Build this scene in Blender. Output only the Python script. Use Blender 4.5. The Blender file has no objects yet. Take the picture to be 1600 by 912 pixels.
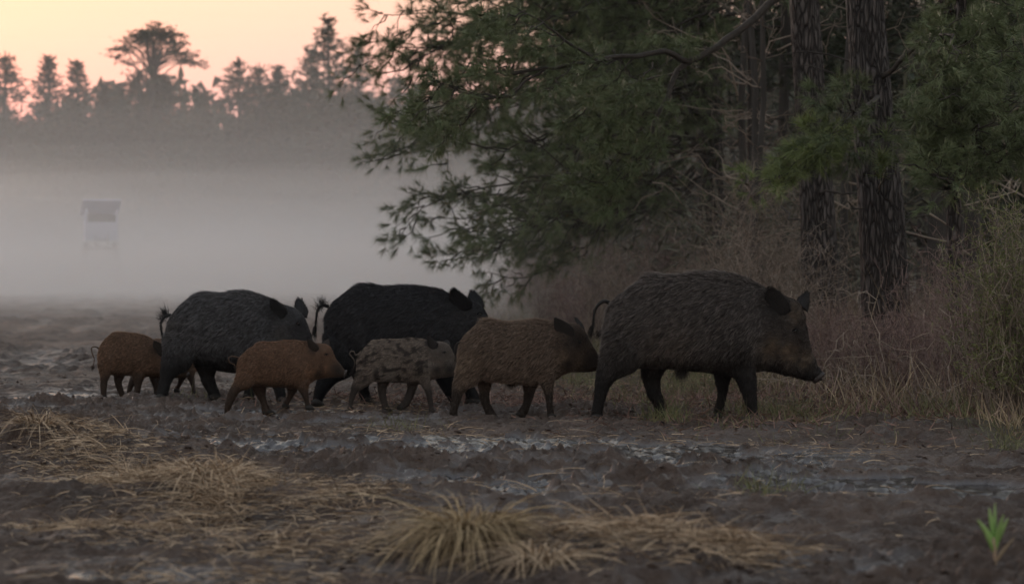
import bpy, math, random
import numpy as np
from mathutils import Vector

SC = bpy.context.scene
COL = SC.collection
F = 3840.0; HOR = 420.0; CAMH = 0.92          # focal length and horizon in photo pixels (1600 wide), eye height in metres

# ------------------------------------------------------------------ camera
cam = bpy.data.objects.new('camera', bpy.data.cameras.new('camera')); COL.objects.link(cam)
cam.location = (0, 0, CAMH); cam.rotation_euler = (math.radians(90), 0, 0)
cam.data.lens = 36.0 * F / 1600; cam.data.sensor_width = 36; cam.data.shift_y = -(456 - HOR) / 1600
cam.data.clip_start = 0.1; cam.data.clip_end = 9000
cam.data.dof.use_dof = True; cam.data.dof.focus_distance = 15.0; cam.data.dof.aperture_fstop = 3.6
SC.camera = cam

# ------------------------------------------------------------------ world, sun, exposure
SUN_EL, SUN_AZ = math.radians(4.0), math.radians(-28)     # azimuth from +Y towards +X
SKY_FILL, CC = .34, (3.4, 3.6, 4.1)
world = bpy.data.worlds.new('World'); SC.world = world; world.use_nodes = True
wn = world.node_tree; wn.nodes.clear()
sky = wn.nodes.new('ShaderNodeTexSky'); sky.sky_type = 'NISHITA'; sky.sun_disc = False
sky.sun_elevation = SUN_EL; sky.sun_rotation = SUN_AZ; sky.altitude = 100
sky.air_density = 2.85; sky.dust_density = 2.0; sky.ozone_density = 2.0
thin = wn.nodes.new('ShaderNodeMix'); thin.data_type = 'RGBA'; thin.inputs[0].default_value = SKY_FILL      # even grey mixed into the dawn sky, added to lift the ambient fill
thin.inputs[7].default_value = (CC[0], CC[1], CC[2], 1)
bg = wn.nodes.new('ShaderNodeBackground'); bg.inputs[1].default_value = 0.112
wo = wn.nodes.new('ShaderNodeOutputWorld')
wn.links.new(sky.outputs[0], thin.inputs[6]); wn.links.new(thin.outputs[2], bg.inputs[0]); wn.links.new(bg.outputs[0], wo.inputs[0])
sl = bpy.data.lights.new('sun', 'SUN'); sl.energy = 1.2; sl.angle = math.radians(5); sl.color = (1, .84, .72)
so = bpy.data.objects.new('sun', sl); COL.objects.link(so)
sd = Vector((math.sin(SUN_AZ) * math.cos(SUN_EL), math.cos(SUN_AZ) * math.cos(SUN_EL), math.sin(SUN_EL)))
so.rotation_euler = sd.to_track_quat('Z', 'Y').to_euler()
SC.view_settings.view_transform = 'Standard'; SC.view_settings.look = 'None'
SC.view_settings.exposure = 1.90; SC.view_settings.gamma = 1.0
SC.cycles.max_bounces = 8; SC.cycles.diffuse_bounces = 2; SC.cycles.glossy_bounces = 2
SC.cycles.transmission_bounces = 2; SC.cycles.volume_bounces = 8; SC.cycles.transparent_max_bounces = 8
SC.cycles.use_denoising = True; SC.cycles.use_fast_gi = False

RS = np.random.RandomState
R0 = RS(7)

# ------------------------------------------------------------------ helpers
def P(px, py, Y):
    return np.array(((px - 800) / F * Y, Y, CAMH + (HOR - py) / F * Y))

def tag(o, label=None, cat=None, group=None, kind=None):
    if label: o['label'] = label
    if cat: o['category'] = cat
    if group: o['group'] = group
    if kind: o['kind'] = kind
    return o

def empty(name, loc=(0, 0, 0), rz=0):
    o = bpy.data.objects.new(name, None); COL.objects.link(o)
    o.empty_display_size = .1; o.location = loc; o.rotation_euler = (0, 0, rz); return o

def mesh(name, V, Fs, mats, parent=None, smooth=True, attrs=None, midx=None):
    """V (N,3); Fs list of (M,k) index arrays"""
    V = np.asarray(V, dtype=np.float32)
    me = bpy.data.meshes.new(name)
    me.vertices.add(len(V)); me.vertices.foreach_set('co', V.ravel())
    Fs = [np.asarray(f, dtype=np.int32) for f in Fs if len(f)]
    tot = sum(f.size for f in Fs); npol = sum(len(f) for f in Fs)
    me.loops.add(tot); me.polygons.add(npol)
    me.loops.foreach_set('vertex_index', np.concatenate([f.ravel() for f in Fs]))
    sizes = np.concatenate([np.full(len(f), f.shape[1], np.int32) for f in Fs])
    starts = np.concatenate([[0], np.cumsum(sizes)[:-1]]).astype(np.int32)
    me.polygons.foreach_set('loop_start', starts)
    me.polygons.foreach_set('use_smooth', np.full(npol, smooth))
    if not isinstance(mats, (list, tuple)): mats = [mats]
    for m in mats: me.materials.append(m)
    if midx is not None: me.polygons.foreach_set('material_index', np.asarray(midx, np.int32))
    for k, a in (attrs or {}).items():
        at = me.attributes.new(k, 'FLOAT', 'POINT'); at.data.foreach_set('value', np.asarray(a, np.float32))
    me.update(calc_edges=True)
    o = bpy.data.objects.new(name, me); COL.objects.link(o)
    if parent is not None: o.parent = parent
    return o

def hash3(ix, iy, iz, seed):
    h = (ix.astype(np.int64) * 374761393 + iy.astype(np.int64) * 668265263 + iz.astype(np.int64) * 2147483647 + seed * 144665) & 0xffffffff
    h = ((h ^ (h >> 13)) * 1274126177) & 0xffffffff
    h = ((h ^ (h >> 16)) * 2246822519) & 0xffffffff
    return ((h ^ (h >> 15)) & 0xffff) / 65535.0 * 2 - 1

def vnoise(x, y, z=None, seed=0):
    """smooth value noise about -1..1"""
    x = np.asarray(x, float); y = np.asarray(y, float)
    fx, fy = np.floor(x), np.floor(y); tx, ty = x - fx, y - fy
    tx = tx * tx * tx * (tx * (tx * 6 - 15) + 10); ty = ty * ty * ty * (ty * (ty * 6 - 15) + 10)
    if z is None:
        zz = np.zeros(1, int); g = lambda a, b: hash3(fx + a, fy + b, zz, seed)
        return (g(0, 0) * (1 - tx) + g(1, 0) * tx) * (1 - ty) + (g(0, 1) * (1 - tx) + g(1, 1) * tx) * ty
    z = np.asarray(z, float); fz = np.floor(z); tz = z - fz; tz = tz * tz * (3 - 2 * tz)
    r = 0
    for c, wz in ((0, 1 - tz), (1, tz)):
        g = lambda a, b: hash3(fx + a, fy + b, fz + c, seed)
        r = r + wz * ((g(0, 0) * (1 - tx) + g(1, 0) * tx) * (1 - ty) + (g(0, 1) * (1 - tx) + g(1, 1) * tx) * ty)
    return r

def fbm(x, y, oct=4, seed=0, z=None, gain=.5):
    r, a, n = 0, 1, 0
    for i in range(oct):
        r = r + a * vnoise(x, y, z, seed + i * 17); n += a; a *= gain
        x = x * 2.03 + 3.7; y = y * 2.03 - 1.3
        if z is not None: z = z * 2.03 + .9
    return r / n

def sstep(a, b, x):
    t = np.clip((x - a) / (b - a), 0, 1); return t * t * (3 - 2 * t)

def norm(v): return v / np.maximum(np.linalg.norm(v, axis=-1, keepdims=True), 1e-9)

# ------------------------------------------------------------------ materials
def mat(name):
    m = bpy.data.materials.new(name); m.use_nodes = True
    nt = m.node_tree; b = nt.nodes['Principled BSDF']; return m, nt, b

def N(nt, t, **kw):
    n = nt.nodes.new(t)
    for k, v in kw.items():
        if k.startswith('i_'):
            key = k[2:]; key = int(key) if key.isdigit() else key
            n.inputs[key].default_value = v
        else: setattr(n, k, v)
    return n

def ramp(nt, fac, stops):
    r = nt.nodes.new('ShaderNodeValToRGB'); e = r.color_ramp.elements
    while len(e) < len(stops): e.new(.5)
    for el, (p, c) in zip(e, stops): el.position = p; el.color = (*c, 1) if len(c) == 3 else c
    nt.links.new(fac, r.inputs[0]); return r.outputs[0]

def mixc(nt, fac, a, b, mode='MIX'):
    m = nt.nodes.new('ShaderNodeMix'); m.data_type = 'RGBA'; m.blend_type = mode
    for s, v in ((m.inputs[0], fac), (m.inputs[6], a), (m.inputs[7], b)):
        if hasattr(v, 'is_output'): nt.links.new(v, s)
        elif isinstance(v, tuple): s.default_value = (*v, 1) if len(v) == 3 else v
        else: s.default_value = v
    return m.outputs[2]

def attr(nt, name): return N(nt, 'ShaderNodeAttribute', attribute_name=name).outputs['Fac']

def simple_mat(name, stops, rough=.8, scale=3, bump=0, stretch=(1, 1, 1), spec=.3, bscale=None):
    m, nt, b = mat(name)
    tc = N(nt, 'ShaderNodeTexCoord'); mp = N(nt, 'ShaderNodeMapping'); mp.inputs[3].default_value = stretch
    nt.links.new(tc.outputs['Object'], mp.inputs[0])
    nz = N(nt, 'ShaderNodeTexNoise', i_Scale=scale, i_Detail=6.0); nt.links.new(mp.outputs[0], nz.inputs['Vector'])
    nt.links.new(ramp(nt, nz.outputs[0], stops), b.inputs['Base Color'])
    b.inputs['Roughness'].default_value = rough; b.inputs['Specular IOR Level'].default_value = spec
    if bump:
        n2 = N(nt, 'ShaderNodeTexNoise', i_Scale=bscale or scale * 4, i_Detail=5.0); nt.links.new(mp.outputs[0], n2.inputs['Vector'])
        bp = N(nt, 'ShaderNodeBump', i_Strength=bump, i_Distance=.02); nt.links.new(n2.outputs[0], bp.inputs['Height'])
        nt.links.new(bp.outputs[0], b.inputs['Normal'])
    return m

def blade_mat(name, c_a, c_b, c_tip=None, rough=.7, spec=.25, trans=.0):
    """leaves / blades: colour by per-blade random 'rnd' and position along the blade 't'"""
    m, nt, b = mat(name)
    c = ramp(nt, attr(nt, 'rnd'), [(0, c_a), (1, c_b)])
    if c_tip: c = mixc(nt, attr(nt, 't'), c, c_tip)
    nt.links.new(c, b.inputs['Base Color'])
    b.inputs['Roughness'].default_value = rough; b.inputs['Specular IOR Level'].default_value = spec
    return m

def bark_mat(name, dark, light, warm=None):
    m, nt, b = mat(name)
    tc = N(nt, 'ShaderNodeTexCoord'); mp = N(nt, 'ShaderNodeMapping'); mp.inputs[3].default_value = (1, 1, .20)
    nt.links.new(tc.outputs['Object'], mp.inputs[0])
    nz0 = N(nt, 'ShaderNodeTexNoise', i_Scale=7.0, i_Detail=3.0); nt.links.new(mp.outputs[0], nz0.inputs['Vector'])
    ad = N(nt, 'ShaderNodeVectorMath', operation='MULTIPLY_ADD'); ad.inputs[1].default_value = (.10, .10, .12)
    nt.links.new(nz0.outputs['Color'], ad.inputs[0]); nt.links.new(mp.outputs[0], ad.inputs[2])
    vo = N(nt, 'ShaderNodeTexVoronoi', feature='DISTANCE_TO_EDGE', i_Scale=30.0); nt.links.new(ad.outputs[0], vo.inputs['Vector'])
    nz = N(nt, 'ShaderNodeTexNoise', i_Scale=30.0, i_Detail=6.0); nt.links.new(ad.outputs[0], nz.inputs['Vector'])
    pl = ramp(nt, vo.outputs[0], [(0, (0, 0, 0)), (.22, (1, 1, 1))])
    col = ramp(nt, nz.outputs[0], [(.3, dark), (.72, light)])
    col = mixc(nt, pl, tuple(c * .5 for c in dark), col)
    nt.links.new(col, b.inputs['Base Color'])
    mu = N(nt, 'ShaderNodeMath', operation='MULTIPLY_ADD'); mu.inputs[1].default_value = .35
    nt.links.new(nz.outputs[0], mu.inputs[0]); nt.links.new(pl, mu.inputs[2])
    bp = N(nt, 'ShaderNodeBump', i_Strength=1.0, i_Distance=.03); nt.links.new(mu.outputs[0], bp.inputs['Height'])
    nt.links.new(bp.outputs[0], b.inputs['Normal'])
    b.inputs['Roughness'].default_value = .85; b.inputs['Specular IOR Level'].default_value = .25
    return m

M = {}
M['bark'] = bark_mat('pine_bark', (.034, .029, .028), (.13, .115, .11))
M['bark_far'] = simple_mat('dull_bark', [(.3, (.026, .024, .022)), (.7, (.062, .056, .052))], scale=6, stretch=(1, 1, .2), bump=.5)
M['limb'] = simple_mat('dark_branch_bark', [(.3, (.022, .018, .016)), (.7, (.05, .042, .036))], scale=20)
M['needle'] = blade_mat('pine_needles', (.052, .076, .038), (.135, .165, .078), (.15, .18, .09), rough=.55)
M['needle_bright'] = blade_mat('fresh_pine_needles', (.070, .10, .032), (.16, .195, .07), (.22, .27, .10), rough=.5)
M['needle_far'] = blade_mat('shade_toned_needles', (.022, .032, .018), (.045, .056, .028), rough=.7)  # darker copy of the pine needles, shade put into the colour
M['twig'] = blade_mat('dry_twigs', (.09, .070, .058), (.32, .26, .21), rough=.8)
M['twig_red'] = blade_mat('reddish_twigs', (.075, .048, .046), (.27, .19, .17), rough=.8)
M['dry'] = blade_mat('dry_grass_blades', (.13, .095, .060), (.42, .33, .22), rough=.65)
M['straw'] = blade_mat('wet_straw_blades', (.085, .055, .036), (.56, .43, .30), rough=.8, spec=.12)
M['tussock'] = blade_mat('tussock_blades', (.085, .055, .03), (.46, .35, .21), rough=.75, spec=.15)
M['grass'] = blade_mat('green_grass_blades', (.055, .07, .03), (.19, .185, .085), rough=.6)
M['broom'] = blade_mat('yellow_green_twigs', (.07, .09, .025), (.20, .22, .08), rough=.6)
M['leaf_brown'] = blade_mat('dead_leaves', (.055, .030, .026), (.24, .15, .12), rough=.8)
M['hoof'] = simple_mat('hoof_horn', [(.3, (.010, .009, .008)), (.7, (.022, .019, .017))], rough=.75)
M['eye'] = simple_mat('dark_eye', [(.3, (.004, .003, .002)), (.7, (.008, .006, .005))], rough=.12, spec=.6)
M['snout'] = simple_mat('snout_skin', [(.3, (.018, .014, .013)), (.7, (.040, .032, .030))], rough=.45, scale=30)
M['nostril'] = simple_mat('nostril_dark', [(.3, (.004, .003, .003)), (.7, (.008, .006, .006))], rough=.7)
M['paint'] = simple_mat('weathered_pale_boards', [(.3, (.50, .53, .66)), (.7, (.62, .65, .78))], rough=.6, scale=2)
M['post'] = simple_mat('mist_paled_wood', [(.3, (.30, .29, .28)), (.7, (.42, .40, .38))], rough=.8, scale=4)  # lightened so the legs fade away: mist put into the wood colour
M['shadow_tone'] = simple_mat('painted_interior_shadow', [(.3, (.10, .10, .11)), (.7, (.16, .16, .17))])  # shade inside the hide put into a dark colour

# ------------------------------------------------------------------ ground
EDGE_Y = [0, 9, 12.7, 16, 21, 30, 60, 130, 400]; EDGE_X = [6, 3.6, 2.65, 1.95, 1.0, .5, -.3, -1.35, -5]
def edge_x(y): return np.interp(y, EDGE_Y, EDGE_X)

def ground_z(x, y, full=False):
    x = np.asarray(x, float); y = np.asarray(y, float)
    e = edge_x(y) + .25 * fbm(x * .9, y * .9, 3, 91)
    verge = sstep(-.15, .55, x - e)
    far = sstep(26, 70, y)
    lump = .045 * fbm(x * .55, y * .8, 3, 5)
    u = x + .13 * y; wv = u + .25 * fbm(x * .3, y * .3, 2, 31)
    rut = (np.abs(np.mod(wv * 1.05 + .2, 1) - .5) * 2) ** 2 * .035 * sstep(15, 24, y) * (.5 + .7 * fbm(x * .6, y * .25, 2, 33)) + .05 * sstep(18, 26, y) * fbm(u * 2.6, y * .8, 3, 35)
    bx = .3 * x + y                                            # tracks crossing in front of the animals
    r2 = (np.abs(np.mod(bx * .62 + .35 * fbm(x * .4, y * .5, 2, 44), 1) - .5) * 2) ** 1.3 * .105 * (1 - sstep(13.2, 15.0, y)) * (.55 + .9 * np.abs(fbm(x * .5, y * .5, 2, 47)))
    n1 = fbm(x * 1.7, y * 3.0, 3, 11); rid = 1 - np.abs(n1) * 2.2
    n2 = fbm(x * 5.0 + n1, y * 8.0, 3, 23); n3 = fbm(x * 14., y * 19., 3, 37)
    wx = x + .05 * n3; wy = y + .05 * n2
    b1 = np.abs(vnoise(wx * 4.5 + 2, wy * 8.0, seed=61)); b2 = np.abs(vnoise(wx * 9 + 5, wy * 15, seed=62)); b3 = np.abs(vnoise(wx * 20, wy * 29 + 3, seed=63)); b4 = np.abs(vnoise(wx * 42 + 9, wy * 50, seed=64))
    pit = np.clip(-fbm(x * 4.2 + 9, y * 5.0, 2, 83) - .18, 0, 1)              # hoof-trodden hollows
    amp = (1 - .70 * verge) * np.clip(.80 + 1.1 * fbm(x * .45, y * .55, 3, 71), .3, 1.5)
    h = lump + (rut * (1 + 1.2 * far) + r2) * (1 - verge) + amp * (.022 * rid + .020 * n2 + .012 * n3 + .026 * b1 + .028 * b2 + .030 * b3 + .020 * b4 - .06 * pit) + verge * .09
    h = h * (1 - .25 * far) * (1 - sstep(140, 200, y) * .8) - .07
    if not full: return h
    # wet places: sunk, broad bands of standing water film
    w = 0
    for px, py, sx, sy, a in ((390, 692, 130, 14, 1), (1000, 705, 260, 22, 1), (1270, 745, 190, 24, 1), (760, 762, 150, 18, 1),
                              (1500, 760, 120, 20, .7), (90, 560, 130, 45, .12), (200, 605, 160, 20, .15), (60, 620, 60, 12, .5), (480, 640, 200, 10, .5), (760, 690, 120, 10, .6),
                              (600, 690, 90, 12, .6), (140, 880, 160, 12, .4), (1200, 880, 250, 14, .3)):
        Y0 = F * CAMH / (py - HOR); X0 = (px - 800) / F * Y0
        dx = sx / F * Y0; dy = Y0 * sy / (py - HOR)
        w = w + a * np.exp(-((x - X0) / dx) ** 2 - ((y - Y0 - (x - X0) * -.1) / dy) ** 2)
    rv = 1 - np.abs(np.mod(wv * 1.05 + .2, 1) - .5) * 2
    w = w + .12 * rv ** 2 * sstep(17, 22, y) * sstep(90, 45, y) * (x < edge_x(y) - 1.2) * sstep(-.2, .4, fbm(x * .5, y * .2, 2, 36))
    wet = np.clip(w, 0, 1) * (1 - verge)
    fl = 1.25 * fbm(x * 3.4 + .3 * y, y * 11, 4, 87, gain=.66); low = sstep(.42, -.22, n2 * .45 + .4 * n1 + .8 * fl - .30 * wet)
    wetm = np.clip(wet * low * 2.6, 0, 1) + .34 * low * sstep(-.1, .5, n3 + n1) * sstep(20, 16.5, y) * (1 - verge) * (1 - far)
    lvl = lump - .060; sh = np.clip(wetm * 1.0, 0, .8)
    h = h * (1 - sh) + (lvl + .45 * (h - lvl) + .008 * fl) * sh
    return h, np.clip(wetm, 0, 1), verge

def axis(segs):
    out = [np.array([segs[0][0]])]
    for a, b, n, g in segs:
        t = np.linspace(0, 1, n + 1)[1:]; out.append(a + (b - a) * (t if g == 1 else (g ** (t * 1.0) - 1) / (g - 1)))
    return np.concatenate(out)

xs = np.concatenate([-np.geomspace(16.5, 2500, 60)[::-1], np.linspace(-16.4, -3.66, 260), np.linspace(-3.6, 4.2, 620), np.linspace(4.25, 9, 110), np.geomspace(9.1, 2500, 70)])
ys = np.concatenate([-np.geomspace(6.2, 600, 20)[::-1] + 0, np.linspace(-5.5, 5.6, 8), np.geomspace(6.3, 20, 860), np.geomspace(20.02, 60, 420), np.geomspace(61, 200, 150), np.geomspace(205, 6000, 25)])
GX, GY = np.meshgrid(xs, ys); nx, ny = len(xs), len(ys)
gz, gwet, gverge = ground_z(GX, GY, True)
idx = np.arange(nx * ny).reshape(ny, nx)
q = np.stack([idx[:-1, :-1], idx[:-1, 1:], idx[1:, 1:], idx[1:, :-1]], -1).reshape(-1, 4)

m, nt, b = mat('mud')
geo = N(nt, 'ShaderNodeNewGeometry')
n1 = N(nt, 'ShaderNodeTexNoise', i_Scale=2.2, i_Detail=8.0); nt.links.new(geo.outputs['Position'], n1.inputs['Vector'])
n2 = N(nt, 'ShaderNodeTexNoise', i_Scale=30.0, i_Detail=5.0, i_Roughness=.6); nt.links.new(geo.outputs['Position'], n2.inputs['Vector'])
n3 = N(nt, 'ShaderNodeTexNoise', i_Scale=9.0, i_Detail=5.0); nt.links.new(geo.outputs['Position'], n3.inputs['Vector'])
c = ramp(nt, n1.outputs[0], [(.3, (.030, .020, .016)), (.52, (.070, .049, .040)), (.75, (.135, .098, .080))])
c = mixc(nt, ramp(nt, n2.outputs[0], [(.35, (0, 0, 0)), (.8, (.7, .7, .7))]), c, (.12, .093, .077))
c = mixc(nt, attr(nt, 'verge'), c, ramp(nt, n3.outputs[0], [(.35, (.045, .035, .025)), (.6, (.075, .07, .035))]))
c = mixc(nt, attr(nt, 'wet'), c, (.030, .025, .026))
nt.links.new(c, b.inputs['Base Color'])
rr = N(nt, 'ShaderNodeMapRange', i_1=0.0, i_2=1.0, i_3=.58, i_4=.18); nt.links.new(attr(nt, 'wet'), rr.inputs[0])
nt.links.new(rr.outputs[0], b.inputs['Roughness'])
sp_n = N(nt, 'ShaderNodeMapRange', i_1=0.0, i_2=.6, i_3=.14, i_4=.75); nt.links.new(attr(nt, 'wet'), sp_n.inputs[0]); nt.links.new(sp_n.outputs[0], b.inputs['Specular IOR Level'])
bs = N(nt, 'ShaderNodeMapRange', i_1=0.0, i_2=.9, i_3=1.0, i_4=.10); nt.links.new(attr(nt, 'wet'), bs.inputs[0])
bp = N(nt, 'ShaderNodeBump', i_Distance=.045); nt.links.new(n2.outputs[0], bp.inputs['Height']); nt.links.new(bs.outputs[0], bp.inputs['Strength'])
nt.links.new(bp.outputs[0], b.inputs['Normal'])
tag(mesh('ground', np.stack([GX, GY, gz], -1).reshape(-1, 3), [q], m, attrs={'wet': gwet.ravel(), 'verge': gverge.ravel()}), kind='structure')

# ------------------------------------------------------------------ blades, tubes, tufts
class Geo:
    def __init__(s): s.V = []; s.Q = []; s.T = []; s.n = 0; s.rnd = []; s.t = []
    def add(s, V, Q=None, T=None, rnd=None, t=None):
        V = np.asarray(V).reshape(-1, 3)
        s.V.append(V)
        if Q is not None and len(Q): s.Q.append(np.asarray(Q) + s.n)
        if T is not None and len(T): s.T.append(np.asarray(T) + s.n)
        s.rnd.append(np.broadcast_to(np.asarray(0. if rnd is None else rnd, float), (len(V),)))
        s.t.append(np.broadcast_to(np.asarray(0. if t is None else t, float), (len(V),)))
        s.n += len(V)
    def build(s, name, m, parent=None, smooth=True):
        Fs = []
        if s.Q: Fs.append(np.concatenate(s.Q))
        if s.T: Fs.append(np.concatenate(s.T))
        return mesh(name, np.concatenate(s.V), Fs, m, parent, smooth, {'rnd': np.concatenate(s.rnd), 't': np.concatenate(s.t)})

def blades(g, root, d, L, W, bend=None, segs=2, rng=R0, rnd=None, side=None):
    """ribbons tapering to a point. root (n,3) d (n,3) unit; bend (n,3) added at the tip (times L)"""
    n = len(root)
    if n == 0: return
    L = np.broadcast_to(L, (n,)).astype(float); W = np.broadcast_to(W, (n,)).astype(float)
    if side is None:
        side = np.cross(d, norm(rng.normal(size=(n, 3)))); side = norm(side)
    if bend is None: bend = np.zeros((n, 3))
    V = np.zeros((n, 2 * segs + 1, 3)); tt = np.zeros((n, 2 * segs + 1))
    for k in range(segs + 1):
        t = k / segs
        c = root + d * (L * t)[:, None] + bend * (L * t * t)[:, None]
        if k < segs:
            w = (W * (1 - t) ** .6 * .5)[:, None]
            V[:, 2 * k] = c - side * w; V[:, 2 * k + 1] = c + side * w; tt[:, 2 * k:2 * k + 2] = t
        else: V[:, 2 * k] = c; tt[:, 2 * k] = 1
    base = np.arange(n) * (2 * segs + 1)
    Q = [np.stack([base + 2 * k, base + 2 * k + 1, base + 2 * k + 3, base + 2 * k + 2], -1) for k in range(segs - 1)]
    T = np.stack([base + 2 * segs - 2, base + 2 * segs - 1, base + 2 * segs], -1)
    if rnd is None: rnd = rng.rand(n)
    g.add(V, np.concatenate(Q) if Q else None, T, np.repeat(rnd, 2 * segs + 1), tt.ravel())

def tube(g, pts, rad, k=6, rnd=.5, wob=0, caps=True):
    pts = np.asarray(pts, float); n = len(pts); rad = np.broadcast_to(rad, (n,))
    tn = norm(np.gradient(pts, axis=0))
    ref = np.array((0, 0, 1.)) if abs(tn[0][2]) < .8 else np.array((1., 0, 0))
    a = norm(np.cross(tn, ref)); b_ = np.cross(tn, a)
    th = np.arange(k) / k * 2 * np.pi
    ring = a[:, None] * np.cos(th)[None, :, None] + b_[:, None] * np.sin(th)[None, :, None]
    V = pts[:, None] + ring * rad[:, None, None]
    i = np.arange(n - 1)[:, None] * k; j = np.arange(k)[None]; j2 = (j + 1) % k
    Q = np.stack([i + j, i + j2, i + k + j2, i + k + j], -1).reshape(-1, 4)
    V = V.reshape(-1, 3); T = None
    if caps:
        V = np.concatenate([V, pts[:1], pts[-1:]]); o = n * k
        jj = np.arange(k); T = np.concatenate([np.stack([jj, np.full(k, o), (jj + 1) % k], -1),
            np.stack([jj + (n - 1) * k, (jj + 1) % k + (n - 1) * k, np.full(k, o + 1)], -1)])
    g.add(V, Q, T, rnd, np.full(len(V), .5))

def curve(p0, p1, n=8, sag=0., wob=0., rng=R0, up=0.):
    t = np.linspace(0, 1, n)[:, None]; p0 = np.asarray(p0, float); p1 = np.asarray(p1, float)
    pts = p0 + (p1 - p0) * t; L = np.linalg.norm(p1 - p0)
    pts[:, 2] -= (sag * L * 4 * t * (1 - t))[:, 0]
    w = np.cumsum(rng.normal(size=(n, 3)) * wob * L / n, axis=0)
    w -= w[-1] * t; pts += w
    return pts

def tufts(g, pos, dirs, nn, L, W, rng, spread=.55, gravity=.1, segs=1, rv=None):
    """bundles of needles"""
    n = len(pos)
    if n == 0: return
    pos = np.repeat(pos, nn, 0); dr = np.repeat(dirs, nn, 0)
    d = norm(dr + rng.normal(size=dr.shape) * spread)
    root = pos + norm(dr) * (rng.rand(len(pos), 1) * L * .5)
    r = np.repeat(rng.rand(n) if rv is None else rv, nn) * .75 + rng.rand(len(pos)) * .25
    blades(g, root, d, L * (.7 + .5 * rng.rand(len(pos))), W, np.array([[0, 0, -gravity]]) * np.ones((len(pos), 1)), segs, rng, rnd=r)

def bough(gw, gn, p0, p1, rng, r0=.02, nsub=10, sub=.35, tufts_per=5, nn=16, nL=.09, nW=.005, sag=.05, bare=.25, flat=.45, spread=.55, wob=.25, k=5):
    """a pine bough: main limb, side shoots in a flattish spray, needles along the outer part"""
    pts = curve(p0, p1, 12, sag, wob, rng); L = np.linalg.norm(np.asarray(p1) - np.asarray(p0))
    tube(gw, pts, r0 * (1 - .85 * np.linspace(0, 1, 12)), k, rnd=rng.rand())
    ax = norm(np.asarray(p1, float) - np.asarray(p0, float)); sd = norm(np.cross(ax, (0, 0, 1)))
    TP, TD = [], []
    for i in range(nsub):
        t = bare + (1 - bare) * (i + rng.rand()) / nsub
        j = t * 11; a = int(min(j, 10)); base = pts[a] + (pts[a + 1] - pts[a]) * (j - a)
        s = 1 if i % 2 else -1
        d = norm(ax * (.55 + .4 * rng.rand()) + sd * s * (.4 + .6 * rng.rand()) + np.array((0, 0, 1)) * rng.normal() * flat)
        l = sub * L * (1.1 - .65 * t) * (.6 + .6 * rng.rand())
        e = base + d * l; c = curve(base, e, 6, -.04 + .1 * rng.rand(), .35, rng)
        tube(gw, c, r0 * .38 * (1 - .8 * np.linspace(0, 1, 6)), 4, rnd=rng.rand(), caps=False)
        m_ = tufts_per
        tt = .3 + .7 * np.sort(rng.rand(m_)); tt[-1] = 1
        jj = np.clip(tt * 5, 0, 4.999); ai = jj.astype(int); fr = (jj - ai)[:, None]
        q_ = c[ai] + (c[ai + 1] - c[ai]) * fr
        dd = norm(norm(c[ai + 1] - c[ai]) + rng.normal(size=(m_, 3)) * .45 + np.array((0, 0, .15)))
        off = dd * (rng.rand(m_, 1) * .12 * min(L, 2.)); off[-1] = 0
        TP.append(q_ + off); TD.append(dd)
    TP.append(pts[-1:]); TD.append(ax[None])
    TP = np.concatenate(TP); TD = np.concatenate(TD)
    rv = np.clip(rng.rand() * .6 + .4 * rng.rand(len(TP)), 0, 1)
    tufts(gn, TP, TD, nn, nL, nW, rng, spread, rv=rv)


# ------------------------------------------------------------------ trees
def trunk_geo(pts, r0, r1, k=20, n=60, seed=0, flare=.35, rough=.06):
    """trunk through the given points, flared at the foot, with bark relief"""
    pts = np.asarray(pts, float); s = np.linspace(0, 1, len(pts)); t = np.linspace(0, 1, n)
    c = np.stack([np.interp(t, s, pts[:, i]) for i in range(3)], -1)
    h = c[:, 2] - c[0, 2]
    R = r0 + (r1 - r0) * t; R = R * (1 + flare * np.exp(-h / .35))
    th = np.arange(k) / k * 2 * np.pi
    X = np.cos(th)[None] * 6; Y = np.sin(th)[None] * 6
    d = 1 + rough * fbm(X + 0 * h[:, None], Y + 0 * h[:, None], 3, seed, z=h[:, None] * 1.2 + 0 * X) + .05 * np.cos(th * 5 + seed)[None] * np.exp(-h / .3)[:, None]
    V = np.zeros((n, k, 3)); rr = R[:, None] * d
    V[..., 0] = c[:, None, 0] + rr * np.cos(th); V[..., 1] = c[:, None, 1] + rr * np.sin(th); V[..., 2] = c[:, None, 2]
    i = np.arange(n - 1)[:, None] * k; j = np.arange(k)[None]; j2 = (j + 1) % k
    Q = np.stack([i + j, i + j2, i + k + j2, i + k + j], -1).reshape(-1, 4)
    V = np.concatenate([V.reshape(-1, 3), c[-1:]]); jj = np.arange(k) + (n - 1) * k
    T = np.stack([jj, (np.arange(k) + 1) % k + (n - 1) * k, np.full(k, n * k)], -1)
    return V, Q, T

def copy_tree(o, parent=None):
    c = o.copy(); COL.objects.link(c); c.parent = parent
    for ch in [x for x in bpy.data.objects if x.parent == o]: copy_tree(ch, c)
    return c

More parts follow.
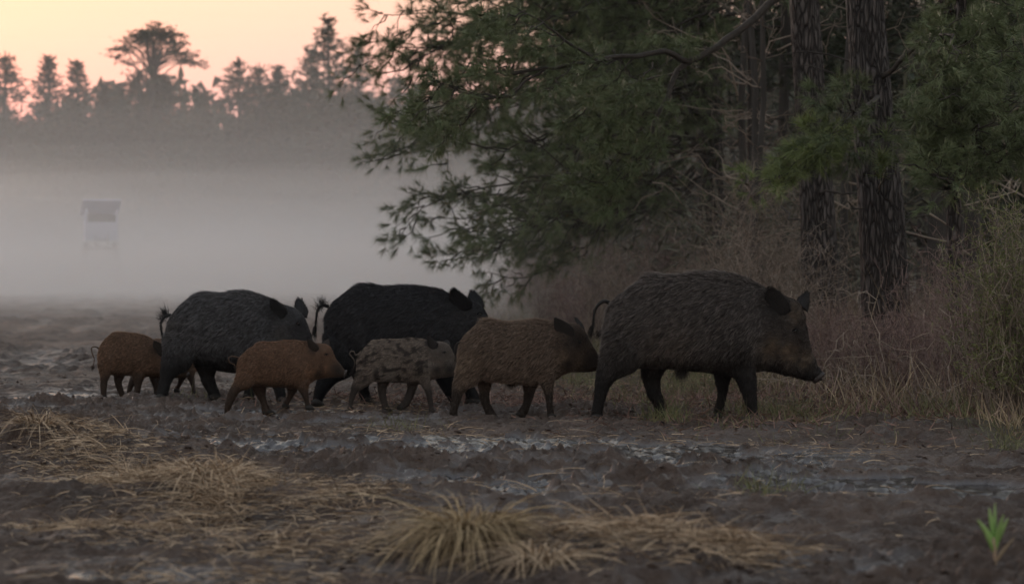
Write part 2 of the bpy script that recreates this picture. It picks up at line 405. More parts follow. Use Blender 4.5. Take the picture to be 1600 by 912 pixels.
# ---- big overhanging pine whose boughs fill the upper middle
OY = 33.0
root = tag(empty('pine_tree', P(1112, 540, OY) * np.array((1, 1, 0))), 'big pine whose green boughs hang far out over the misty field', 'tree')
ox, oy = root.location.x, root.location.y
def LO(px, py, dy=0):
    p = P(px, py, OY + dy); return np.array((p[0] - ox, p[1] - oy, p[2]))
V, Q, T = trunk_geo([(0, 0, -.2), (.02, 0, 2.5), (-.12, .05, 5), (-.2, .1, 9), (-.1, 0, 13)], .17, .06, k=18, n=70, seed=3)
g = Geo(); g.add(V, Q, T); g.build('trunk', M['bark'], root)
gw, gn = Geo(), Geo(); rg = RS(21)
ends = [(592, 22, 0), (548, 112, -1), (566, 58, .5), (604, 182, 0), (632, 138, -1.5), (614, 236, -.5), (642, 312, -.3), (622, 372, -1), (668, 340, .6),
        (702, 412, -.7), (700, 268, -2), (762, 425, 0), (655, 92, 1), (610, 210, 1), (570, -60, 0), (630, -150, 1), (600, -260, -1), (735, 385, 1.2), (655, 232, 1), (660, 180, -.6), (650, 45, -1.5), (690, 150, 1.5)]
for px, py, dy in ends:
    b0 = (1112 - 40 * rg.rand(), py - 70 - 160 * rg.rand())
    bough(gw, gn, LO(*b0, 0), LO(px, py, dy), rg, r0=.03, nsub=24, sub=.22, tufts_per=8, nn=38, nL=.150, nW=.0050, spread=.42, sag=-.03, bare=.2, flat=.5, wob=.5)
for k in range(64):
    px = rg.uniform(690, 1075); py = rg.uniform(-120, 400 - max(0, (px - 900)) * .6); dy = rg.uniform(-3.5, 3.2)
    b0 = (1112, py - 40 - 120 * rg.rand())
    bough(gw, gn, LO(*b0, 0), LO(px, py, dy), rg, r0=.025, nsub=14, sub=.34, tufts_per=6, nn=32, nL=.15, nW=.0050, spread=.45, sag=-.02, bare=.1, flat=.5, wob=.4)
for k in range(34):      # the rest of the crown, above and to the far side
    a = rg.uniform(0, 2 * math.pi); z = rg.uniform(3.5, 13.5); r = 3.2 * (1 - (z - 3.5) / 12) + .4
    bough(gw, gn, (0, 0, z), (r * math.cos(a), r * math.sin(a), z - .3), rg, r0=.03, nsub=12, sub=.35, tufts_per=5, nn=10, nL=.14, nW=.025, bare=.15, wob=.4)
gw.build('branches', M['limb'], root); gn.build('needles', M['needle'], root)

# ---- the two thick trunks at the edge of the wood
def big_pine(px0, py0, px1, Y, r, label, seed):
    g0 = P(px0, 0, Y)[0]; root = tag(empty('pine_tree', (g0, Y, 0)), label, 'tree')
    x1 = P(px1, 0, Y)[0] - g0; z1 = P(0, 0, Y)[2]
    sl_ = x1 / z1
    V, Q, T = trunk_geo([(0.02, 0, -.25), (.5 * x1 * .7, 0, z1 * .45), (x1, 0, z1), (sl_ * 6 + .1, .1, 6), (sl_ * 10, .1, 12), (sl_ * 12, 0, 17)], r * 1.16, r * .35, k=56, n=260, seed=seed, rough=.10, flare=.28)
    g = Geo(); g.add(V, Q, T); g.build('trunk', M['bark'], root)
    return root, g0, x1, z1

t1, t1x, t1x1, t1z = big_pine(1287, 470, 1256, 24.0, .165, 'straight grey barked pine trunk, the slimmer one beside the thickest trunk', 1)
t2, t2x, t2x1, t2z = big_pine(1390, 470, 1350, 21.0, .19, 'thickest dark pine trunk at the wood edge, behind the drooping bough', 2)
rg = RS(31)
gw, gn = Geo(), Geo()
def L1(px, py, dy=0): p = P(px, py, 24 + dy); return np.array((p[0] - t1x, p[1] - 24, p[2]))
def limb(gw, path, r0, L, k=7, wob=.12):
    pts = []
    for a, b_ in zip(path[:-1], path[1:]):
        c = curve(L(*a), L(*b_), 6, 0, wob, rg); pts.append(c[:-1])
    pts.append(c[-1:]); pts = np.concatenate(pts)
    tube(gw, pts, r0 * (1 - .8 * np.linspace(0, 1, len(pts))), k, rnd=rg.rand()); return pts
# the dark dipping limbs that reach left across the foliage
la = limb(gw, [(1242, -30, 0), (1195, 12, -.2), (1120, 72, -.6), (1062, 110, -1), (1030, 180, -1.2), (1004, 240, -1.3), (975, 300, -1.4)], .045, L1)
lb = limb(gw, [(1078, 98, -.9), (1040, 80, -1.2), (985, 88, -1.5), (930, 92, -1.8), (850, 108, -2), (790, 118, -2.2), (735, 100, -2.3)], .032, L1)
lc = limb(gw, [(930, 92, -1.8), (880, 60, -2), (840, 30, -2.2), (800, 10, -2.4)], .016, L1)
ld = limb(gw, [(850, 108, -2), (800, 150, -2.2), (760, 155, -2.3), (690, 130, -2.4)], .014, L1)
le = limb(gw, [(1060, 112, -1), (1000, 125, -.5), (940, 150, 0), (880, 190, .4)], .014, L1)
for pl, n_ in ((la, 7), (lb, 9), (lc, 5), (ld, 6), (le, 4)):
    for k in range(n_):
        j = rg.randint(int(len(pl) * .35), len(pl)); p = pl[j]
        e = p + np.array((-rg.uniform(.2, .6), rg.uniform(-.6, .6), rg.uniform(-.45, .25)))
        bough(gw, gn, p, e, rg, r0=.009, nsub=7, sub=.5, tufts_per=4, nn=22, nL=.10, nW=.007, bare=.25, wob=.5)
# bright drooping spray below the limb fork
for px, py in ((945, 200), (930, 250), (958, 285), (915, 300), (985, 215), (940, 330), (975, 160), (1010, 250)):
    bough(gw, gn, L1(px + 45, py - 70, -1.2), L1(px, py, -1.5), rg, r0=.01, nsub=8, sub=.45, tufts_per=5, nn=22, nL=.10, nW=.007, bare=.1, wob=.5)
for k in range(12):     # small dead stubs and bare branches along the trunk
    z = rg.uniform(1.2, 6); a = rg.uniform(0, 6.28); l = rg.uniform(.25, 1.4)
    p = np.array((t1x1 * z / t1z, 0, z)); c = curve(p, p + np.array((math.cos(a) * l, math.sin(a) * l, rg.uniform(-.1, .5) * l)), 7, .05, .5, rg)
    tube(gw, c, .014 * (1 - .8 * np.linspace(0, 1, 7)), 5)
for k in range(26):
    a = rg.uniform(0, 6.28); z = rg.uniform(5.2, 16); r = 3.0 * (1 - (z - 5) / 14)
    bough(gw, gn, (t1x1 * z / t1z, 0, z), (t1x1 * z / t1z + r * math.cos(a), r * math.sin(a), z + .2), rg, r0=.04, nsub=12, sub=.35, tufts_per=6, nn=9, nL=.16, nW=.03, bare=.25, wob=.4)
gw.build('branches', M['limb'], t1); gn.build('needles', M['needle'], t1)

gw, gn, gb = Geo(), Geo(), Geo()
def L2(px, py, dy=0): p = P(px, py, 21 + dy); return np.array((p[0] - t2x, p[1] - 21, p[2]))
limb(gw, [(1372, 132, 0), (1405, 100, -.4), (1440, 62, -.7), (1500, 5, -1), (1530, -60, -1)], .026, L2)
limb(gw, [(1440, 62, -.7), (1452, 20, -.7), (1470, -30, -.7)], .012, L2)
# bough drooping left in front of the slimmer trunk
lf = limb(gw, [(1375, 150, -.25), (1345, 175, -.9), (1310, 195, -1.3), (1270, 235, -1.5), (1235, 262, -1.6)], .022, L2)
for (a, b_) in (((1342, 165), (1312, 130)), ((1340, 175), (1290, 165)), ((1320, 190), (1278, 205)), ((1300, 205), (1255, 225)), ((1280, 225), (1225, 250)), ((1262, 240), (1210, 275)),
                ((1245, 255), (1228, 290)), ((1325, 190), (1318, 235)), ((1290, 215), (1275, 250)), ((1330, 180), (1300, 140)), ((1345, 180), (1305, 225))):
    for q_ in range(1 + (a[0] < 1330)):
        bough(gw, gb if q_ else gn, L2(*a, -1 - .3 * rg.rand()), L2(b_[0] + rg.normal() * 8, b_[1] + rg.normal() * 8, -1.1 - .8 * rg.rand()), rg, r0=.008, nsub=6, sub=.42, tufts_per=4, nn=30, nL=.105, nW=.0045, bare=.1, wob=.5, spread=.5)
lg = limb(gw, [(1368, 300, -.1), (1385, 262, -.8), (1380, 250, -1.4)], .012, L2)
for q_ in range(5):      # the single bright tuft in front of the thick trunk
    p = L2(1378 + rg.normal() * 7, 252 + rg.normal() * 10, -1.5)
    tufts(gb, p[None], np.array([[.1 * rg.normal(), -.3, .8]]), 60, .15, .005, rg, .6, segs=2)
for k in range(9):
    z = rg.uniform(1.2, 6); a = rg.uniform(0, 6.28); l = rg.uniform(.25, 1.0)
    p = np.array((t2x1 * z / t2z, 0, z)); c = curve(p, p + np.array((math.cos(a) * l, math.sin(a) * l, rg.uniform(-.1, .5) * l)), 7, .05, .5, rg)
    tube(gw, c, .014 * (1 - .8 * np.linspace(0, 1, 7)), 5)
for k in range(26):
    a = rg.uniform(0, 6.28); z = rg.uniform(5.2, 16); r = 3.0 * (1 - (z - 5) / 14)
    bough(gw, gn, (t2x1 * z / t2z, 0, z), (t2x1 * z / t2z + r * math.cos(a), r * math.sin(a), z + .2), rg, r0=.04, nsub=12, sub=.35, tufts_per=6, nn=9, nL=.16, nW=.03, bare=.25, wob=.4)
gw.build('branches', M['limb'], t2); gn.build('needles', M['needle'], t2); gb.build('bough_tip', M['needle_bright'], t2)

# ---- young pine filling the upper right corner
Y3 = 18.5
root = tag(empty('pine_tree', (P(1500, 0, Y3)[0], Y3, 0)), 'bushy young pine whose soft dark foliage fills the top corner beyond the thickest trunk', 'tree')
x3 = root.location.x
def L3(px, py, dy=0): p = P(px, py, Y3 + dy); return np.array((p[0] - x3, p[1] - Y3, p[2]))
V, Q, T = trunk_geo([(0, 0, -.2), (-.03, .1, 1.2), (.0, .15, 2.2), (.1, .1, 4.4), (.1, 0, 6.5)], .07, .02, k=14, n=50, seed=8, flare=.2)
g = Geo(); g.add(V, Q, T); g.build('trunk', M['bark'], root)
gw, gn = Geo(), Geo(); rg = RS(41)
for k in range(64):
    px = rg.uniform(1432, 1640); py = rg.uniform(-60, 262) if px > 1470 else rg.uniform(90, 265)
    dy = rg.uniform(-1.0, 1.2)
    bough(gw, gn, L3(1500 + 25 * rg.normal(), py + rg.uniform(-10, 50), .1), L3(px, py, dy), rg, r0=.013, nsub=9, sub=.42, tufts_per=5, nn=22, nL=.095, nW=.0055, bare=.05, flat=.7, wob=.5, spread=.6)
for k in range(16):
    a = rg.uniform(0, 6.28); z = rg.uniform(3, 6.3); r = 1.2 * (1 - (z - 3) / 4) + .1
    bough(gw, gn, (.08, .1, z), (r * math.cos(a), r * math.sin(a), z + .25), rg, r0=.013, nsub=9, sub=.42, tufts_per=5, nn=12, nL=.11, nW=.012, bare=.05, flat=.6, wob=.4)
limb(gw, [(1478, 280, 0), (1440, 262, -.5), (1405, 255, -.9)], .012, L3)
gw.build('branches', M['limb'], root); gn.build('needles', M['needle'], root)

# ---- trees deeper in the wood, four kinds, copied
def wood_pine(name, seed, H, low, green=True):
    rg = RS(seed); root = empty(name)
    cx = rg.normal(size=5) * .12; zz = np.array([-.3, H * .25, H * .5, H * .75, H]); cx[0] = 0
    V, Q, T = trunk_geo(np.stack([cx, rg.normal(size=5) * .1, zz], -1), .075 + .07 * rg.rand(), .03, k=12, n=36, seed=seed, flare=.3)
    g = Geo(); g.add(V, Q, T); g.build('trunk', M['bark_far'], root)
    gw, gn = Geo(), Geo()
    for k in range(14):        # dead lower branches
        z = rg.uniform(.5, max(low, 2.5)); a = rg.uniform(0, 6.28); l = rg.uniform(.3, 1.3)
        c = curve((np.interp(z, zz, cx), 0, z), (math.cos(a) * l, math.sin(a) * l, z + rg.uniform(-.4, .5)), 7, .05, .6, rg)
        tube(gw, c, .014 * (1 - .8 * np.linspace(0, 1, 7)), 4)
    n_ = int(34 * (H - low) / 8)
    for k in range(n_):
        z = low + (H - low) * k / n_; a = k * 2.4 + rg.rand(); r = (1.9 * (1 - (z - low) / (H - low)) + .35) * rg.uniform(.7, 1.15)
        bough(gw, gn, (np.interp(z, zz, cx), 0, z), (r * math.cos(a), r * math.sin(a), z + rg.uniform(-.35, .2)), rg, r0=.02, nsub=9, sub=.38, tufts_per=5, nn=9, nL=.15, nW=.024, bare=.15, flat=.4, wob=.4, k=4)
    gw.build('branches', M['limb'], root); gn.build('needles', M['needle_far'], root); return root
def bare_tree(name, seed, H):
    rg = RS(seed); root = empty(name)
    zz = np.linspace(-.2, H, 6); cx = np.cumsum(rg.normal(size=6)) * .08
    V, Q, T = trunk_geo(np.stack([cx - cx[0], np.cumsum(rg.normal(size=6)) * .05, zz], -1), .05, .012, k=10, n=36, seed=seed, flare=.2)
    g = Geo(); g.add(V, Q, T); g.build('trunk', M['bark_far'], root)
    gw = Geo()
    for k in range(26):
        z = rg.uniform(.8, H * .95); a = rg.uniform(0, 6.28); l = rg.uniform(.4, 1.5) * (1.2 - z / H)
        p = np.array((np.interp(z, zz, cx - cx[0]), 0, z)); e = p + np.array((math.cos(a) * l, math.sin(a) * l, l * rg.uniform(.2, .9)))
        c = curve(p, e, 7, .03, .5, rg); tube(gw, c, .010 * (1 - .8 * np.linspace(0, 1, 7)), 4, rnd=rg.rand())
        for q_ in range(5):
            b_ = c[rg.randint(2, 7)]; f = b_ + norm(rg.normal(size=3) + norm(e - p)) * l * .35
            tube(gw, curve(b_, f, 5, 0, .5, rg), .004, 3, rnd=rg.rand())
    gw.build('branches', M['twig'], root); return root

protos = [wood_pine('pine_tree', 51, 11, 1.2), wood_pine('pine_tree', 52, 13, 4.0), wood_pine('pine_tree', 53, 9, .6), bare_tree('bare_tree', 54, 6.5), bare_tree('bare_tree', 55, 8.0)]
used = [False] * 5
PL = ['dark full crowned pine among the trunks deep in the wood', 'tall bare stemmed pine deep in the wood', 'low branched pine in the shade of the wood', 'thin leafless tree in the shade of the wood', 'tall crooked leafless tree in the shade of the wood']
rg = RS(61); spots = []
# chosen ones that read in the photo
chosen = [(1098, 38, 1, 1.05), (1135, 30, 3, 1.2), (1160, 34, 3, 1.2), (1205, 29, 3, 1.2), (1060, 45, 1, 1.3), (1185, 40, 1, 1.1), (1320, 28, 3, 1.1), (1455, 27, 1, 1.1), (1495, 24, 4, 1.1), (1525, 30, 1, 1.3), (1580, 26, 3, 1.2),
          (1175, 27, 4, .9), (1150, 42, 4, 1.3), (1225, 36, 0, 1.1), (1330, 38, 0, 1.1), (1440, 36, 0, 1), (1550, 38, 0, 1), (1000, 52, 2, 1.0), (960, 62, 0, .9), (900, 78, 0, .9), (860, 95, 2, 1.1), (820, 120, 0, .9), (1040, 62, 0, 1.1), (930, 50, 2, .55), (1010, 40, 2, .5)]
for px, Y, k, s in chosen: spots.append(((px - 800) / F * Y, Y, k, s))
tries = 0
while len(spots) < 74 and tries < 5000:
    tries += 1; Y = rg.uniform(27, 125); x = edge_x(Y) + 1.6 + rg.rand() * (.235 * Y + 3 - edge_x(Y))
    if x > .235 * Y + 2: continue
    if min(math.hypot(x - a, Y - b_) for a, b_, _, _ in spots) < 1.5 + Y * .012: continue
    spots.append((x, Y, rg.choice([0, 0, 1, 2, 3, 4]), rg.uniform(.8, 1.25)))
for x, Y, k, s in spots:
    o = protos[k] if not used[k] else copy_tree(protos[k]); used[k] = True
    o.location = (x, Y, 0); o.rotation_euler = (0, 0, rg.uniform(0, 6.28)); o.scale = (s, s, s)
    far = Y > 60
    tag(o, ('distant hazy ' if far else '') + (PL[k] if not far else PL[k].replace('deep in the wood', 'at the far end of the wood').replace('in the shade of the wood', 'at the far end of the wood').replace('dark ', '')), 'tree',
        ('far ' if far else 'near ') + PL[k].split(' ')[0] + ' ' + ('pines' if k < 3 else 'leafless trees') + ' of the wood')

ORD = ['leftmost', 'second', 'third', 'fourth', 'fifth', 'sixth', 'seventh', 'eighth', 'ninth', 'tenth', 'eleventh', 'twelfth']
def ordinals(cat):
    gs = {}
    for o in bpy.data.objects:
        if o.parent is None and o.get('group') and o.get('category') == cat: gs.setdefault(o['group'], []).append(o)
    for gname, os_ in gs.items():
        if 1 < len(os_) <= 12:
            os_.sort(key=lambda o: o.location.x / o.location.y)
            for i, o in enumerate(os_): o['label'] = (ORD[i] if i == 0 else ORD[i] + ' from left') + ' of the ' + gname
        elif len(os_) == 1: del os_[0]['group']
for o in bpy.data.objects:
    if o.parent is None and o.get('group') and o.get('category') == 'tree':
        pxo = o.location.x / o.location.y * F + 800
        if o.location.y <= 60: o['group'] = o['group'].replace(' of the wood', '').replace('near ', '') + ' behind the thick trunks' if pxo > 1230 else (' between overhanging pine and thick trunks' if pxo > 1010 else ' under the overhanging pine')
ordinals('tree')
# ---- dim thicket closing the wood behind the trunks
rg = RS(71); n_ = 60000
Y = rg.uniform(29, 118, n_) ** 1.0; xe = edge_x(Y)
x = xe + 1.2 + rg.rand(n_) ** 1.1 * (.25 * Y + 4 - xe)
z = rg.rand(n_) ** .8 * (2.0 + 3.2 * sstep(1, 5, x - xe)) * (.75 + .35 * vnoise(x * .35, Y * .35, seed=5))
d = norm(rg.normal(size=(n_, 3)) * (1, 1, .8) + (0, 0, .5))
g = Geo(); sc_ = Y / 60
blades(g, np.stack([x, Y, z], -1), d, .30 + .45 * rg.rand(n_) * sc_, .025 + .05 * rg.rand(n_) * sc_, d * 0 + (0, 0, -.25), 2, rg)
tag(g.build('thicket', blade_mat('thicket_leaves', (.06, .06, .045), (.14, .138, .10), rough=.85)), 'dim brown-green thicket closing the wood behind the trunks', 'undergrowth', kind='stuff')
n_ = 34000
Y = rg.uniform(62, 128, n_); xe = edge_x(Y); x = xe + 1.0 + rg.rand(n_) * (.25 * Y + 6 - xe); z = rg.rand(n_) * (1.5 + .125 * Y * sstep(.5, 4, x - xe)) * (.8 + .3 * vnoise(x * .3, Y * .2, seed=9))
d = norm(rg.normal(size=(n_, 3)) + (0, 0, -.2)); g = Geo()
blades(g, np.stack([x, Y, z], -1), d, .6, .28, None, 2, rg)
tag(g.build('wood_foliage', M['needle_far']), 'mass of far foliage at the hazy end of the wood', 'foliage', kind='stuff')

# ---- shrubs along the edge
def shrub(seed, H, R, m, n=60, k2=7, name='bare_shrub'):
    rg = RS(seed); root = empty(name); g = Geo()
    for i in range(n):
        a = rg.uniform(0, 6.28); r = rg.rand() ** .7 * R; l = H * rg.uniform(.45, 1.05)
        p = np.array((math.cos(a) * r * .35, math.sin(a) * r * .35, -.03)); e = np.array((math.cos(a) * r, math.sin(a) * r, l))
        c = curve(p, e, 8, -.06, .7, rg); rn = rg.rand()
        tube(g, c, .0055 * (1 - .75 * np.linspace(0, 1, 8)), 4, rnd=rn, caps=False)
        for q_ in range(k2):
            j = rg.randint(2, 8); f = c[j] + norm(rg.normal(size=3) + (0, 0, .7)) * H * rg.uniform(.12, .32)
            cc = curve(c[j], f, 5, 0, .7, rg); tube(g, cc, .0028 * (1 - .6 * np.linspace(0, 1, 5)), 3, rnd=rn, caps=False)
            blades(g, np.repeat(cc[2:], 2, 0), norm(rg.normal(size=(6, 3)) + (0, 0, .5)), H * .07, .004, None, 1, rg)
    g.build('twigs', m, root); return root
sp = [shrub(81, 1.5, .7, M['twig_red']), shrub(82, 1.1, .6, M['twig']), shrub(83, 2.1, .9, M['twig'], 50), shrub(84, .8, .5, M['twig_red'], 50)]
spots = [(1, 1085, 27), (1, 1130, 26), (2, 1165, 27), (2, 1205, 25.2), (1, 1235, 22.5), (3, 1300, 21.5), (3, 1345, 19.8), (3, 1420, 19), (1, 1460, 19.8), (1, 1445, 22.5), (2, 1500, 21), (1, 1530, 17.5), (0, 1490, 17.5),
         (0, 1030, 30), (1, 980, 33), (0, 925, 38), (2, 880, 46), (0, 850, 55), (2, 815, 66), (0, 800, 80), (2, 785, 90), (0, 778, 105), (3, 1380, 18), (3, 1290, 18.6), (3, 1560, 16), (3, 1440, 17), (1, 1060, 36), (2, 1000, 42), (2, 940, 52), (1, 900, 62), (0, 835, 60), (1, 960, 29), (3, 870, 34), (3, 905, 30), (1, 860, 40), (0, 820, 50)]
SN = ['reddish bare shrub', 'low tangled pale shrub', 'tall tangled bare shrub', 'small reddish bare shrub']
u = [False] * 4; rg = RS(91)
for k, px, Y in spots:
    o = sp[k] if not u[k] else copy_tree(sp[k]); u[k] = True
    x = (px - 800) / F * Y; s = rg.uniform(.85, 1.2) * (.62 if px > 1240 else .85)
    o.location = (x, Y, float(ground_z(x, Y))); o.rotation_euler = (0, 0, rg.uniform(0, 6.28)); o.scale = (s, s, s)
    zone = 'by the thick trunks' if px > 1200 else ('behind the leading boar' if Y < 45 else 'far along the wood edge')
    tag(o, SN[k] + ' ' + zone, 'shrub', SN[k] + 's ' + zone)

ordinals('shrub')
# yellow-green broom bush at the right edge
root = tag(empty('broom_bush', (P(1592, 0, 14.6)[0], 14.6, 0)), 'yellow-green wispy broom bush cut off by the picture edge', 'bush'); rg = RS(95)
gs, gl = Geo(), Geo()
for i in range(150):
    a = rg.uniform(0, 6.28); r = rg.rand() ** .6 * .42; l = rg.uniform(.35, 1.35)
    p = np.array((math.cos(a) * .08, math.sin(a) * .08, 0)); e = np.array((math.cos(a) * r * 1.1, math.sin(a) * r, l))
    c = curve(p, e, 9, -.12, .5, rg); rn = rg.rand(); tube(gs, c, .004 * (1 - .7 * np.linspace(0, 1, 9)), 4, rnd=rn, caps=False)
    for q_ in range(10):
        j = rg.randint(3, 9); f = c[j] + norm(rg.normal(size=3) * .7 + norm(e - p)) * rg.uniform(.08, .22); cc = curve(c[j], f, 5, .08, .4, rg)
        tube(gs, cc, .0018, 3, rnd=rn, caps=False)
        blades(gl, np.repeat(cc[1:], 3, 0), norm(rg.normal(size=(12, 3)) + norm(f - c[j])), rg.uniform(.02, .045), .005, None, 1, rg)
gs.build('stems', M['twig'], root); gl.build('leaves', M['broom'], root)

# ---- brambles, dead stems and grass along the verge (uncountable)
def scatter(n, rg, y0, y1, x0, x1, pw=1.0):
    """x measured from the wood edge"""
    Y = y0 + (y1 - y0) * rg.rand(n) ** pw; x = edge_x(Y) + x0 + (x1 - x0) * rg.rand(n); return x, Y
def infr(x, Y, m=.35): return np.abs(x) < .215 * Y + m
rg = RS(101)
x, Y = scatter(26000, rg, 13.2, 34, .15, 5.5, 1.3); k = infr(x, Y) & (vnoise(x * 1.3, Y * 1.3, seed=3) > -.25) & ((px_ := x / Y * F + 800) > 980); x, Y = x[k], Y[k]
z = ground_z(x, Y); d = norm(np.stack([rg.normal(size=len(x)) * .38, rg.normal(size=len(x)) * .38, np.ones(len(x))], -1))
dep = sstep(.2, 2.0, x - edge_x(Y))
L_ = (.14 + .55 * rg.rand(len(x)) ** 1.4) * (.35 + .8 * dep)
pat = vnoise(x * .8 + 4, Y * .8, seed=14) + .35 * rg.normal(size=len(x))
for sel, nm, m_, lb in ((pat > -.12, 'dry_grass', M['dry'], 'tan dry grass standing along the edge of the wood'), (pat <= -.12, 'dead_stems', M['twig_red'], 'purplish dead stems tangled in the verge grass')):
    g = Geo(); blades(g, np.stack([x, Y, z - .01], -1)[sel], d[sel], L_[sel], .0045 + .004 * rg.rand(sel.sum()), rg.normal(size=(sel.sum(), 3)) * .28, 3, rg)
    tag(g.build(nm, m_), lb, 'dry grass' if nm == 'dry_grass' else 'dead stems', kind='stuff')
# thin wandering bramble canes
g = Geo(); x, Y = scatter(3200, rg, 15.0, 29, .5, 6.5)
for a, b_ in zip(x, Y):
    pxx = a / b_ * F + 800
    if pxx < 1090 or pxx > 1640 or rg.rand() < .3: continue
    h = rg.uniform(.25, .9) * (1.7 if rg.rand() < (.4 if pxx < 1240 else .12) else 1); p = np.array((a, b_, .0)); n_ = 12
    st = norm(rg.normal(size=3) * (.35, .35, .1) + (0, 0, 1)) * h / n_
    pts = [p]
    for i in range(n_ - 1):
        st = norm(st + rg.normal(size=3) * .38 * h / n_ + np.array((0, 0, -.09)) * h / n_) * h / n_; pts.append(pts[-1] + st)
    pts = np.array(pts); rn = rg.rand(); tube(g, pts, .0042 * (1 - .7 * np.linspace(0, 1, n_)), 4, rnd=rn, caps=False)
    for q_ in range(6):
        j = rg.randint(2, n_); f = pts[j] + norm(rg.normal(size=3)) * h * rg.uniform(.1, .25); tube(g, curve(pts[j], f, 4, 0, .8, rg), .0022, 3, rnd=rn, caps=False)
tag(g.build('brambles', M['twig']), 'pale thin bramble canes tangled around the trunk feet', 'brambles', kind='stuff')
# green grass in the verge and in tufts on the mud
g = Geo(); X_, Y_ = [], []
for px, py, rx, ry, n_ in ((1350, 655, 230, 22, 900), (930, 590, 60, 14, 700), (1070, 600, 60, 14, 800), (1040, 648, 28, 7, 420), (1200, 640, 90, 10, 900), (1570, 690, 40, 14, 180), (620, 662, 60, 5, 70), (1200, 772, 50, 5, 130), (330, 622, 60, 5, 40), (900, 560, 60, 12, 1500), (850, 520, 60, 14, 2200), (1500, 640, 90, 20, 1500), (1000, 630, 70, 10, 300)):
    qx = px + rx * rg.normal(size=n_) * .6; qy = py + ry * rg.normal(size=n_) * .6; YY = F * CAMH / (qy - HOR); X_.append((qx - 800) / F * YY); Y_.append(YY)
x = np.concatenate(X_); Y = np.concatenate(Y_); z = ground_z(x, Y)
d = norm(np.stack([rg.normal(size=len(x)) * .6, rg.normal(size=len(x)) * .6, np.ones(len(x))], -1))
blades(g, np.stack([x, Y, z - .005], -1), d, .05 + .09 * rg.rand(len(x)), .0045, rg.normal(size=(len(x), 3)) * .35, 2, rg)
tag(g.build('green_grass', M['grass']), 'short green grass in the verge and in thin patches on the mud', 'grass', kind='stuff')
# faint litter and grass over the verge and field margin, farther back
g = Geo(); x, Y = scatter(30000, rg, 18, 125, -1.4, 2.5, 1.6); k = infr(x, Y); x, Y = x[k], Y[k]; s = .7 + Y / 50
d = norm(np.stack([rg.normal(size=len(x)) * .6, rg.normal(size=len(x)) * .6, np.ones(len(x))], -1)); dens = sstep(-1.4, 1.2, x - edge_x(Y))
k = rg.rand(len(x)) < dens; x, Y, d, s = x[k], Y[k], d[k], s[k]
blades(g, np.stack([x, Y, ground_z(x, Y)], -1), d, (.07 + .13 * rg.rand(len(x))) * s, .006 * s, None, 2, rg)
tag(g.build('rough_grass', blade_mat('faded_grass', (.07, .065, .035), (.17, .14, .085), rough=.8)), 'faded rough grass between the mud and the wood', 'grass', kind='stuff')

# ---- crumbs and small clods thrown up on the mud
rg = RS(107); n_ = 11000; Y = 7.2 + 15 * rg.rand(n_) ** 1.25; x = rg.uniform(-1, 1, n_) * (.22 * Y + .3); k = (x < edge_x(Y) + .5) & (fbm(x * .9, Y * .9, 3, 52) > -.18)
x, Y = x[k], Y[k]; z, wt_, _ = ground_z(x, Y, True); k = wt_ < .22; x, Y, z = x[k], Y[k], z[k]; n_ = len(x); sz = .004 + .009 * rg.rand(n_) ** 2.5
ph = (1 + 5 ** .5) / 2; ico = norm(np.array([(-1, ph, 0), (1, ph, 0), (-1, -ph, 0), (1, -ph, 0), (0, -1, ph), (0, 1, ph), (0, -1, -ph), (0, 1, -ph), (ph, 0, -1), (ph, 0, 1), (-ph, 0, -1), (-ph, 0, 1)], float))
icf = np.array([(0, 11, 5), (0, 5, 1), (0, 1, 7), (0, 7, 10), (0, 10, 11), (1, 5, 9), (5, 11, 4), (11, 10, 2), (10, 7, 6), (7, 1, 8), (3, 9, 4), (3, 4, 2), (3, 2, 6), (3, 6, 8), (3, 8, 9), (4, 9, 5), (2, 4, 11), (6, 2, 10), (8, 6, 7), (9, 8, 1)])
V = ico[None] * (1 + .38 * rg.normal(size=(n_, 12, 1))) * (sz[:, None] * rg.uniform(.7, 1.5, (n_, 3)))[:, None, :] * (1.25, 1, .65)
V = V + np.stack([x, Y, z + sz * .25], -1)[:, None]; T = (icf[None] + (np.arange(n_) * 12)[:, None, None]).reshape(-1, 3)
g = Geo(); g.add(V, None, T, np.repeat(rg.rand(n_), 12), .5)
tag(g.build('mud_crumbs', blade_mat('mud_crumb', (.030, .021, .018), (.085, .062, .052), rough=.7, spec=.2), smooth=False), 'small torn crumbs and clods of mud lying on the churned ground', 'mud clods', kind='stuff')

# ---- straw lying on the mud
rg = RS(111); g = Geo(); X_, Y_, HH = [], [], []
for px, py, rx, ry, n_, hh in ((120, 712, 110, 26, 2200, .05), (60, 680, 60, 12, 500, .05), (250, 755, 150, 26, 3600, .09), (340, 785, 80, 24, 1800, .11), (180, 820, 180, 26, 1000, .03), (520, 790, 140, 22, 1000, .03), (480, 850, 200, 26, 800, .02),
                          (1000, 870, 160, 20, 1900, .05), (1150, 880, 90, 16, 700, .04), (900, 850, 80, 24, 1100, .05), (800, 800, 700, 50, 900, .0), (800, 680, 700, 40, 1000, 0), (300, 890, 300, 20, 500, .02), (1000, 600, 260, 14, 1400, .01), (560, 625, 160, 16, 1000, .01), (1350, 700, 200, 25, 500, 0)):
    qx = px + rx * rg.normal(size=n_) * .55; qy = np.maximum(py + ry * rg.normal(size=n_) * .55, py - 2 * ry); YY = F * CAMH / (qy - HOR)
    X_.append((qx - 800) / F * YY); Y_.append(YY)
    e_ = ((qx - px) / rx) ** 2 + ((qy - py) / ry) ** 2; HH.append(hh * np.exp(-e_ * 1.5) * rg.rand(n_))
x = np.concatenate(X_); Y = np.concatenate(Y_); hh = np.concatenate(HH); z = ground_z(x, Y)
lay = .12 + 1.2 * hh / .1 * .4
